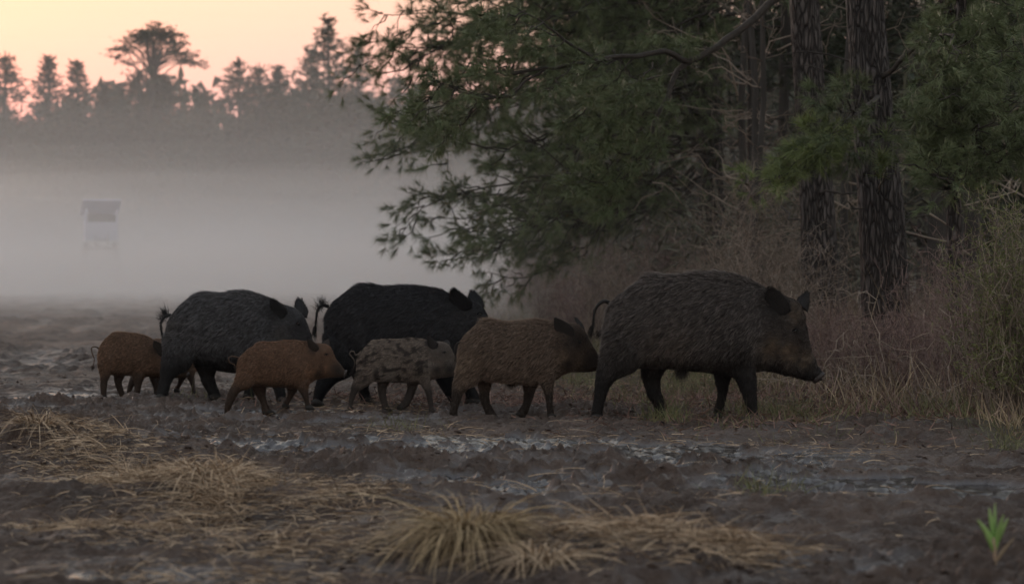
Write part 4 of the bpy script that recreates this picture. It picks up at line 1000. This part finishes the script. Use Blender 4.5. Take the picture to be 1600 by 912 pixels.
    if tuft_dirs:
        for (tx, ty), dx, dz, L_, cnt, dk in tuft_dirs:
            c = np.array((W(tx, ty)[0], 0, W(tx, ty)[1])); hairs_extra.append((c + rg.normal(size=(cnt, 3)) * (.014 if adult else .007), norm(np.array((dx, 0, dz)) + rg.normal(size=(cnt, 3)) * .28), L_ * (.4 + .7 * rg.rand(cnt)), dk, 0))
    if belly_tuft:
        c = np.array((W(*belly_tuft)[0], 0, W(*belly_tuft)[1] + .02)); cnt = 800
        hairs_extra.append((c + rg.normal(size=(cnt, 3)) * (.02, .02, .012), norm(np.array((-.15, 0, -1)) + rg.normal(size=(cnt, 3)) * .25), (.085 if adult else .03) * (.4 + .7 * rg.rand(cnt)), .6, 0))
    # hooves: two toes each, and dew claws
    for r, yc, gz, mn in hooves:
        x0, x1 = sorted((r[0], r[2])); wdt = x1 - x0; hh = (.045 if adult else .026)
        wd = .026 if adult else .0135
        for sy in (-1, 1):
            rr = np.array([(x0 + wdt * .12, gz + hh * .95, x0 + wdt * .12, gz, wd * .85), (x0 + wdt * .5, gz + hh * 1.25, x0 + wdt * .5, gz - .002, wd), (x0 + wdt * .85, gz + hh * .9, x0 + wdt * .88, gz - .002, wd * .9), (x1 + wdt * .10, gz + hh * .35, x1 + wdt * .12, gz - .001, wd * .5)])
            V2, Q2, T2 = loft(rr, yc + sy * wd * .85, k=10, n=3, sq=.8); add(V2, Q2, T2, 1)
    # snout disc and nostrils
    if snout:
        e = hl[-1]; a = np.array(e[:2]); b = np.array(e[2:4]); c = (a + b) / 2; pv = np.array((hl[-2][0] + hl[-2][2], hl[-2][1] + hl[-2][3])) / 2
        ax = norm(c - pv); h = (a - b) / 2 * 1.12; wq = e[4] * 1.15; L_ = .018 if adult else .008
        rr = []
        for off, sc in ((-.6, .82), (.1, 1.0), (.8, 1.02), (1.15, .9)):
            cc = c + ax * L_ * off; rr.append((*(cc + h * sc), *(cc - h * sc), wq * sc))
        V2, Q2, T2 = loft(np.array(rr), 0, k=18, n=3, sq=.95); add(V2, Q2, T2, 3)
        for sy in (-1, 1):
            c3 = c + ax * L_ * 1.25; V2, Q2, T2 = sphere((c3[0], sy * wq * .42, c3[1]), np.array((.35, .22, .35)) * wq); add(V2, Q2, T2, 4)
    if eye:
        ex, ez = W(*eye); r = .0095 if adult else .0055
        for sy in (-1, 1):
            yy = surf_y(ex, ez, sy); V2, Q2, T2 = sphere((ex, yy - sy * r * .25, ez), r); add(V2, Q2, T2, 2)
            rr = [(ex - r * 2.2, yy - sy * r * .2, ez - r * .3), (ex - r, yy + sy * r * .45, ez + r * 1.2), (ex + r * .6, yy + sy * r * .45, ez + r * 1.3), (ex + r * 2.0, yy - sy * r * .1, ez + r * .1)]
            g = Geo(); tube(g, cr(np.array(rr), 3), r * .45, 6); add(np.concatenate(g.V), np.concatenate(g.Q), np.concatenate(g.T), 0)
    Vall = np.concatenate(Vs)
    # coat zones
    def zones(Pt):
        cx = (Pt[:, 0] / u) + X0; # crop x
        cy = ((CAMH - Pt[:, 2]) / kx + HOR - offy - shift[1]) * s
        Hh = .85 if adult else .42
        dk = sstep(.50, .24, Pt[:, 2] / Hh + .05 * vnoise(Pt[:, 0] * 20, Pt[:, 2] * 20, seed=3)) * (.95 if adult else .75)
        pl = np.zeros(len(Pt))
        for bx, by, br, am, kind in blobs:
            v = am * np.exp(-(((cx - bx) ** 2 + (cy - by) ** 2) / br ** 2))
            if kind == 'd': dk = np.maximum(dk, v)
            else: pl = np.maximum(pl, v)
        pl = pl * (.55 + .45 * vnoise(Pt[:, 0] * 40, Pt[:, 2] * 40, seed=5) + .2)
        sp_ = np.zeros(len(Pt))
        if spots:
            wx_ = Pt[:, 0] + .025 * vnoise(Pt[:, 0] * 20, Pt[:, 2] * 20, seed=31); wz_ = Pt[:, 2] + .02 * vnoise(Pt[:, 0] * 22, Pt[:, 2] * 22, seed=32); a = fbm(wx_ * 24 + wz_ * 4, wz_ * 52 - wx_ * 5, 2, seed + 1); sp_ = sstep(.0, .45, a) * sstep(.12, .2, Pt[:, 2]) * spots * (cx < head_x)
        return np.clip(dk, 0, 1), np.clip(pl, 0, 1), sp_
    dk, pl, sp_ = zones(Vall); nb = len(V)
    if extra_attr: dk[nb:] = np.concatenate(extra_attr); pl[nb:] = 0; sp_[nb:] = 0
    rndv = .5 + .35 * fbm(Vall[:, 0] * 30, Vall[:, 2] * 30, 3, seed + 7)
    Fs = [np.concatenate(Ft)] + ([np.concatenate(Fq)] if Fq else []); mi = np.concatenate(mi_t + mi_q)
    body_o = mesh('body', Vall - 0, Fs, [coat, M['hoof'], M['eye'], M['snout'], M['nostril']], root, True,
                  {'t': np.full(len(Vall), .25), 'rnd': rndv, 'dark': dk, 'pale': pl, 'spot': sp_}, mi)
    # bristles
    A_, B_, C_ = V[T[:, 0]], V[T[:, 1]], V[T[:, 2]]; ar = np.linalg.norm(np.cross(B_ - A_, C_ - A_), axis=1); pr = ar / ar.sum()
    f = rg.choice(len(T), nhair, p=pr); r1, r2 = rg.rand(nhair, 1), rg.rand(nhair, 1); q_ = r1 + r2 > 1; r1 = np.where(q_, 1 - r1, r1); r2 = np.where(q_, 1 - r2, r2)
    Pt = A_[f] + (B_[f] - A_[f]) * r1 + (C_[f] - A_[f]) * r2; nn_ = norm(Nn[T[f, 0]] + Nn[T[f, 1]] + Nn[T[f, 2]])
    hxl = (head_x - X0) * u; Hh = .85 if adult else .42
    hd = sstep(hxl - .05, hxl + .08, Pt[:, 0]) * sstep(.35, .5, Pt[:, 2] / Hh); lg_ = sstep(.52, .36, Pt[:, 2] / Hh) * (1 - hd)
    flow = np.array((-.86, 0, -.5)) * (1 - hd - lg_)[:, None] + np.array((-.75, 0, .45)) * hd[:, None] + np.array((-.2, 0, -1)) * lg_[:, None]
    # clumps: neighbouring bristles lean together
    w1 = vnoise(Pt[:, 0] * 26, Pt[:, 2] * 26, z=Pt[:, 1] * 20, seed=seed + 11); w2 = vnoise(Pt[:, 0] * 26, Pt[:, 2] * 26, z=Pt[:, 1] * 20, seed=seed + 12)
    cs = .016 if adult else .009; Pq = np.floor(Pt / cs + rg.rand(nhair, 3) * .35); c1 = hash3(Pq[:, 0], Pq[:, 1], Pq[:, 2], seed + 21); c2 = hash3(Pq[:, 0], Pq[:, 1], Pq[:, 2], seed + 22); c3 = hash3(Pq[:, 0], Pq[:, 1], Pq[:, 2], seed + 23)
    flow = flow + np.stack([w1 * .3 + c1 * .22, rg.normal(size=nhair) * .08, w2 * .3 + c2 * .22], -1) + rg.normal(size=(nhair, 3)) * .06
    flow = flow - nn_ * (flow * nn_).sum(-1, keepdims=True); flow = norm(flow)
    lift = .26 + .16 * c3[:, None] + .08 * rg.rand(nhair)[:, None]
    d = norm(flow + nn_ * lift)
    ridge = sstep(.86, .98, nn_[:, 2]) * (1 - hd) * sstep(.6, .8, Pt[:, 2] / Hh)
    L_ = hairL * (.45 + .95 * rg.rand(nhair) ** 1.6) * (1 - .62 * hd) * (1 - .6 * lg_) * (1 + .75 * ridge)
    dk_, pl_, sp2 = zones(Pt); L_ = L_ * (1 - .3 * dk_ * hd)
    RT, DD, LL = [Pt], [d], [L_]; DK, PL_, SP = [dk_], [pl_], [sp2]
    for a, b_, c, dkv, plv in hairs_extra:
        RT.append(a); DD.append(b_); LL.append(c); DK.append(np.full(len(a), dkv)); PL_.append(np.full(len(a), float(plv))); SP.append(np.zeros(len(a)))
    RT, DD, LL, DK, PL_, SP = [np.concatenate(z) for z in (RT, DD, LL, DK, PL_, SP)]
    g = Geo(); n_ = len(RT); rn = .5 + .15 * rg.normal(size=n_); rn[:nhair] += .42 * c3; rn = np.clip(rn, 0, 1)
    side = norm(np.cross(DD, norm(rg.normal(size=(n_, 3)) * .5 + np.array((0, 1, 0)) * .0 + norm(np.cross(DD, (0, 0, 1.))) * .2)))
    blades(g, RT, DD, LL, hairW * (.7 + .6 * rg.rand(n_)), np.tile([[0, 0, -.12]], (n_, 1)), 2, rg, rnd=rn, side=side)
    rep = lambda z: np.repeat(z, 5)
    Vh = np.concatenate(g.V); Fs = [np.concatenate(g.Q), np.concatenate(g.T)]
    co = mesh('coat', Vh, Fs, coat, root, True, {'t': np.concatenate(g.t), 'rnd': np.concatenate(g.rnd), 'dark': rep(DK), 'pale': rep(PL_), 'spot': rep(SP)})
    co['kind'] = 'stuff'
    return root

C_dark = coat_mat('dark_brown_bristles', (.017, .015, .014), (.052, .044, .041), (.23, .20, .185), (.010, .009, .009), (.15, .11, .075))
C_grey = coat_mat('grey_black_bristles', (.022, .022, .024), (.062, .061, .065), (.18, .178, .185), (.012, .012, .013), (.10, .088, .078))
C_black = coat_mat('black_bristles', (.008, .008, .009), (.019, .019, .022), (.058, .058, .066), (.006, .006, .007), (.03, .028, .028))
C_rust = coat_mat('rusty_brown_fur', (.046, .027, .018), (.120, .068, .043), (.31, .195, .13), (.013, .011, .010), (.21, .12, .075))
C_rust2 = coat_mat('pale_rusty_fur', (.048, .030, .020), (.130, .077, .051), (.32, .21, .14), (.014, .012, .011), (.22, .135, .09))
C_brown = coat_mat('warm_brown_bristles', (.034, .024, .019), (.098, .070, .052), (.28, .21, .165), (.010, .009, .009), (.22, .16, .11))
C_spot = coat_mat('spotted_grey_brown_fur', (.055, .046, .040), (.155, .122, .100), (.30, .25, .21), (.014, .013, .014), (.22, .20, .18), (.026, .021, .019))

boar('largest dark brown boar leading the file, nose down at the front', 15.55, (880, 400, 3.377),
  [(236,300,220,440,.5),(248,262,222,510,.58),(272,238,240,560,.62),(312,200,300,590,.64),(370,155,380,588,.66),(440,108,455,585,.68),(485,98,500,588,.69),(560,103,560,592,.7),(650,98,650,602,.7),(740,90,745,608,.7),(850,92,835,625,.68),(940,112,905,635,.64),(1030,148,965,628,.58),(1110,188,1025,606,.52),(1180,212,1075,606,.46),(1235,238,1128,614,.42),(1268,290,1172,626,.40),(1288,390,1208,636,.38),(1306,480,1250,646,.42),(1334,555,1285,655,.5),(1368,612,1318,660,.62)],
  [([(222,400,430,520,.42),(200,500,372,596,.46),(172,590,278,645,.6),(163,675,236,690,.75),(158,735,216,742,.85),(146,790,206,795,.9),(138,835,212,838,.85)],-1),
   ([(400,470,570,490,.45),(420,575,552,580,.5),(425,655,518,650,.65),(448,720,520,712,.8),(480,770,545,760,.85),(505,830,566,812,.8)],1),
   ([(840,470,1015,480,.42),(868,580,1002,580,.48),(905,650,1008,648,.62),(940,720,1012,716,.8),(958,775,1016,770,.9),(966,832,1028,826,.8)],-1),
   ([(780,490,925,500,.45),(798,600,905,600,.5),(812,660,886,660,.65),(822,722,868,722,.8),(805,780,856,786,.9),(792,835,860,838,.8)],1)],
  [([(1072,330,1190,290,1),(1062,262,1178,250,1),(1064,210,1140,205,1),(1078,184,1098,184,1)],-1), ([(1238,240,1290,292,1),(1252,222,1300,250,1),(1288,196,1302,205,1)],1)],
  [(246,248),(215,238),(180,262),(162,305),(158,350),(150,380)], C_dark,
  [(1110,590,55,.9,'d'),(1210,600,40,.6,'d'),(1085,490,60,.75,'p'),(1190,515,55,1,'p'),(1285,550,50,.9,'p'),(1215,300,60,.5,'p'),(300,600,140,.7,'d'),(920,600,120,.9,'d'),(1120,270,70,.9,'d'),(560,500,120,.28,'p'),(1230,390,30,.5,'d')],
  1060, eye=(1218,392), seed=1, nhair=120000, hairL=.045, belly_tuft=(628,600), tuft_dirs=[((185,420),.3,1,.05,160,.35)])

boar('brownish grey young boar sniffing at the rear leg of the leading boar', 15.75, (700, 480, 5.065),
  [(92,318,85,390,.5),(106,272,90,450,.58),(150,214,120,530,.62),(215,152,200,560,.66),(290,102,295,572,.68),(345,98,345,582,.69),(410,110,405,588,.7),(500,117,500,600,.7),(600,109,600,606,.7),(710,100,690,610,.66),(800,114,770,600,.6),(880,124,840,576,.54),(950,125,890,545,.5),(1020,132,935,522,.46),(1075,178,985,512,.44),(1112,245,1035,512,.42),(1150,312,1085,512,.44),(1192,375,1135,508,.5),(1230,425,1185,496,.6)],
  [([(85,400,300,480,.42),(65,520,230,592,.48),(42,610,160,632,.62),(35,680,116,690,.8),(28,740,92,745,.85),(16,790,76,795,.9),(10,845,80,845,.8)],-1),
   ([(200,490,385,490,.45),(225,580,352,580,.5),(240,645,335,640,.68),(255,712,325,702,.8),(282,760,346,745,.85),(312,822,400,810,.8)],1),
   ([(560,510,735,510,.48),(588,600,712,600,.55),(598,670,690,670,.68),(598,730,664,732,.82),(568,782,640,786,.88),(530,825,612,838,.75)],1),
   ([(690,500,855,500,.46),(725,590,836,592,.55),(755,660,830,662,.72),(774,730,826,730,.85),(782,785,830,785,.9),(785,838,850,836,.8)],-1)],
  [([(895,268,1000,222,1),(860,205,980,165,1),(848,140,930,125,1),(848,98,866,98,1)],-1), ([(1028,135,1082,180,1),(1012,112,1068,140,1),(1008,88,1030,94,1)],1)],
  [(100,275),(72,285),(56,320),(54,370),(66,420)], C_brown,
  [(950,450,45,.8,'d'),(1090,470,50,.8,'d'),(905,395,50,.6,'p'),(1050,440,30,.6,'p'),(1010,250,110,.75,'d'),(1150,430,95,.85,'d'),(120,450,110,.5,'p')],
  870, eye=(1042,275), adult=False, seed=2, nhair=90000, hairL=.032, hairW=.0019, belly_tuft=(505,615))

boar('black boar walking behind the spotted piglet, tail tuft raised', 16.85, (460, 420, 3.2),
  [(162,215,155,270,.5),(190,175,165,330,.58),(240,135,210,430,.64),(290,98,290,500,.68),(335,79,345,515,.7),(390,77,400,528,.7),(450,88,460,535,.7),(520,86,540,540,.7),(610,86,630,540,.7),(700,100,710,540,.68),(770,120,770,530,.64),(820,140,820,510,.58),(870,152,868,480,.52),(920,165,900,470,.46),(948,195,932,475,.44),(968,240,955,482,.42),(984,310,982,490,.44),(1000,380,1008,500,.55)],
  [([(160,320,330,440,.42),(150,420,300,520,.5),(126,520,220,560,.65),(108,590,180,600,.8),(98,640,150,645,.85),(88,680,146,680,.8)],-1),
   ([(250,450,385,450,.45),(290,540,370,540,.6),(310,600,365,600,.8),(325,650,376,640,.9),(330,688,395,675,.8)],1),
   ([(680,450,820,450,.48),(712,540,812,540,.6),(745,600,815,600,.8),(775,650,830,640,.85),(790,695,850,685,.8)],-1),
   ([(770,450,880,450,.48),(805,540,875,540,.6),(832,590,892,585,.8),(856,630,915,620,.85),(850,686,935,676,.8)],1)],
  [([(785,215,885,195,1),(780,160,880,165,1),(785,125,840,130,1),(798,110,812,112,1)],-1), ([(868,150,945,190,1),(876,130,935,155,1),(884,118,905,122,1)],1)],
  [(172,188),(140,182),(118,205),(110,250),(103,305)], C_black,
  [(830,170,60,.6,'d')], 800, eye=(930,225), seed=3, nhair=80000, hairL=.034, tuft_dirs=[((142,183),-.12,1,.085,150,.8),((128,195),-.5,.9,.06,90,.8)])

boar('grey bristled boar, rearmost adult, its head behind the front rusty piglet', 17.25, (120, 420, 3.636),
  [(530,300,512,390,.5),(560,250,518,470,.6),(605,203,585,520,.64),(660,157,670,535,.68),(725,136,740,555,.7),(820,141,830,582,.7),(900,129,910,590,.7),(970,131,985,590,.68),(1050,150,1050,580,.64),(1120,178,1105,560,.6),(1180,204,1155,535,.54),(1240,222,1200,525,.48),(1285,258,1230,530,.44),(1318,325,1265,545,.42),(1338,395,1298,560,.42),(1368,470,1335,575,.5),(1400,530,1375,590,.6)],
  [([(515,370,695,480,.42),(505,460,642,562,.48),(490,540,592,592,.62),(482,610,556,622,.78),(474,660,540,666,.85),(462,715,525,718,.9),(458,745,525,745,.8)],-1),
   ([(620,460,785,480,.45),(660,540,782,560,.55),(690,600,770,612,.7),(705,650,780,655,.8),(735,700,796,690,.88),(745,748,815,736,.8)],1),
   ([(930,490,1065,490,.48),(940,580,1040,580,.6),(950,640,1010,640,.75),(945,690,1000,690,.85),(930,738,995,738,.8)],1),
   ([(1050,490,1165,490,.48),(1080,580,1170,565,.6),(1110,640,1175,622,.75),(1135,690,1190,680,.85),(1145,745,1200,738,.8)],-1)],
  [([(1120,310,1200,255,1),(1112,245,1192,225,1),(1115,205,1160,200,1),(1122,184,1136,184,1)],-1), ([(1238,222,1300,278,1),(1240,195,1305,240,1),(1250,178,1276,186,1)],1)],
  [(536,262),(505,268),(482,300),(482,350),(496,410)], C_grey,
  [(1180,370,40,.5,'p'),(530,330,60,.5,'p'),(1140,250,50,.8,'d'),(1250,330,60,.4,'d')], 1130, eye=(1268,310), seed=4, nhair=90000, hairL=.034, tuft_dirs=[((506,266),-.35,1,.085,150,.8),((490,285),-.6,.8,.06,90,.8)])

P2B = [(224,318,216,400,.5),(244,270,222,480,.58),(290,222,270,560,.62),(360,165,380,572,.66),(440,116,470,582,.68),(500,104,515,588,.69),(560,105,570,592,.7),(650,99,660,596,.7),(750,86,760,602,.7),(850,86,850,620,.68),(940,94,920,608,.62),(1020,102,970,580,.56),(1100,110,1020,545,.5),(1180,118,1062,520,.48),(1238,150,1112,506,.45),(1274,225,1170,498,.43),(1308,295,1230,492,.43),(1356,355,1290,490,.48),(1408,408,1375,484,.6)]
P2L = [([(228,420,445,500,.42),(190,520,372,592,.48),(150,590,262,642,.62),(115,650,205,682,.78),(96,710,170,732,.85),(82,772,142,776,.9),(85,850,140,850,.8)],-1),
   ([(340,500,545,500,.45),(370,600,526,602,.5),(400,670,516,662,.62),(450,730,528,716,.78),(470,780,552,772,.85),(480,838,610,830,.7)],1),
   ([(720,540,905,540,.48),(750,620,870,622,.58),(755,680,832,682,.7),(740,730,802,736,.82),(706,772,776,780,.88),(695,830,770,835,.8)],1),
   ([(850,520,1015,520,.46),(890,610,1002,612,.55),(930,680,1006,680,.72),(955,740,1012,740,.85),(965,790,1025,786,.9),(965,830,1055,826,.8)],-1)]
P2E = [([(1052,225,1115,175,1),(1022,180,1100,135,1),(1004,120,1055,98,1),(1000,76,1008,76,1)],-1), ([(1150,132,1225,140,1),(1165,104,1222,115,1),(1195,76,1212,80,1)],1)]
boar('rusty brown piglet in front of the grey boar, snout pointing at the spotted piglet tail', 16.05, (340, 520, 7.014), P2B, P2L, P2E,
  [(230,272),(200,262),(160,255),(125,275),(135,320),(185,345),(205,390)], C_rust,
  [(1040,420,60,.6,'p'),(1200,390,50,.5,'p'),(1335,420,120,.92,'d'),(1120,440,60,.7,'d'),(1060,170,70,.85,'d'),(240,450,60,.5,'p')],
  1010, eye=(1200,235), adult=False, seed=5, nhair=60000, hairL=.017, hairW=.0014, pale_tail=True)

boar('spotted grey-brown piglet in the middle of the file under the black boar', 16.3, (530, 510, 6.515),
  [(184,315,180,390,.5),(206,268,190,480,.58),(255,222,240,550,.62),(310,172,330,560,.66),(360,145,385,560,.67),(430,134,440,562,.69),(500,132,510,565,.7),(600,131,600,570,.7),(700,122,700,575,.7),(780,122,770,580,.66),(850,132,830,580,.62),(920,142,890,560,.56),(990,150,930,545,.52),(1060,156,975,530,.48),(1118,182,1020,522,.46),(1152,240,1070,518,.44),(1178,305,1120,512,.44),(1198,365,1160,505,.48),(1220,425,1195,490,.58)],
  [([(190,420,385,480,.42),(160,520,322,572,.48),(130,590,240,632,.62),(120,650,190,672,.78),(108,712,165,722,.85),(96,772,146,776,.9),(85,836,145,840,.8)],-1),
   ([(330,480,515,480,.45),(380,560,502,562,.5),(385,632,480,632,.65),(400,700,476,692,.8),(425,752,490,742,.88),(440,806,525,812,.75)],1),
   ([(660,510,815,510,.48),(690,600,790,602,.58),(680,662,770,672,.7),(655,712,740,732,.82),(620,752,700,780,.88),(580,800,650,812,.8)],1),
   ([(780,510,925,510,.46),(830,580,930,592,.58),(870,642,945,642,.72),(895,700,956,700,.85),(910,760,966,756,.9),(925,825,1000,820,.8)],-1)],
  [([(935,250,1005,205,1),(912,195,1005,172,1),(906,140,960,138,1),(912,108,930,112,1)],-1), ([(1070,180,1128,195,1),(1064,162,1124,172,1),(1085,143,1110,148,1)],1)],
  [(192,285),(165,288),(150,255),(118,255),(112,285),(150,330),(158,380),(140,440)], C_spot,
  [(930,400,50,.6,'p'),(1120,380,50,.5,'p'),(1130,430,70,.8,'d'),(1000,440,50,.8,'d'),(1050,250,90,.5,'d'),(960,190,70,.8,'d'),(500,500,110,.5,'p')],
  910, eye=(1075,260), adult=False, seed=6, nhair=60000, hairL=.016, hairW=.0014, spots=.92, pale_tail=True, tuft_dirs=[((142,460),-.1,-1,.035,200,.9)])

boar('rusty piglet last in the file, head hidden by the rear leg of the grey boar', 17.75, (130, 500, 6.078),
  [(148,300,140,370,.5),(166,242,160,450,.58),(210,180,200,510,.62),(270,130,300,522,.66),(320,112,350,528,.67),(380,114,410,528,.69),(440,121,455,527,.7),(520,130,520,530,.7),(600,152,590,535,.66),(670,185,650,535,.6),(730,215,705,530,.54),(800,240,755,532,.5),(850,270,805,540,.46),(888,325,850,545,.43),(925,395,895,548,.45),(965,455,938,545,.5),(1000,498,980,538,.6)],
  [([(150,400,305,430,.42),(165,490,272,520,.5),(172,570,246,575,.7),(175,640,238,642,.85),(178,692,232,692,.9),(178,740,240,740,.8)],-1),
   ([(260,430,405,440,.45),(275,520,388,520,.52),(285,590,358,590,.68),(308,650,370,640,.82),(335,692,392,682,.88),(350,728,440,716,.7)],1),
   ([(440,450,605,450,.48),(475,540,588,540,.55),(495,602,566,602,.72),(490,662,550,666,.85),(456,702,516,712,.88),(430,742,495,745,.8)],-1),
   ([(580,460,725,460,.48),(620,550,718,550,.6),(645,612,720,612,.78),(660,662,714,662,.88),(660,725,715,722,.8)],1)],
  [([(690,335,770,345,1),(683,290,790,300,1),(680,240,770,245,1),(690,208,715,212,1)],-1), ([(770,250,820,290,1),(785,225,825,255,1),(800,205,815,212,1)],1)],
  [(150,268),(118,252),(85,262),(88,310),(108,360),(104,410),(95,448)], C_rust2,
  [(640,460,60,.6,'p'),(160,340,60,.5,'p'),(735,275,60,.9,'d'),(960,480,70,.8,'d')], 660, eye=(830,330), adult=False, seed=7, nhair=60000, hairL=.017, hairW=.0015, pale_tail=True)

boar('piglet mostly hidden behind the belly of the grey boar, only legs and jowl showing', 18.2, (340, 520, 8.7), P2B, P2L, P2E,
  [(230,272),(200,290),(190,330),(205,390)], C_rust2,
  [(1040,420,60,.8,'p'),(1200,400,60,.7,'p'),(1330,450,80,.85,'d'),(1060,170,70,.85,'d')],
  1010, eye=(1200,235), adult=False, seed=8, nhair=25000, hairL=.016, hairW=.0016, shift=(-150, -3))
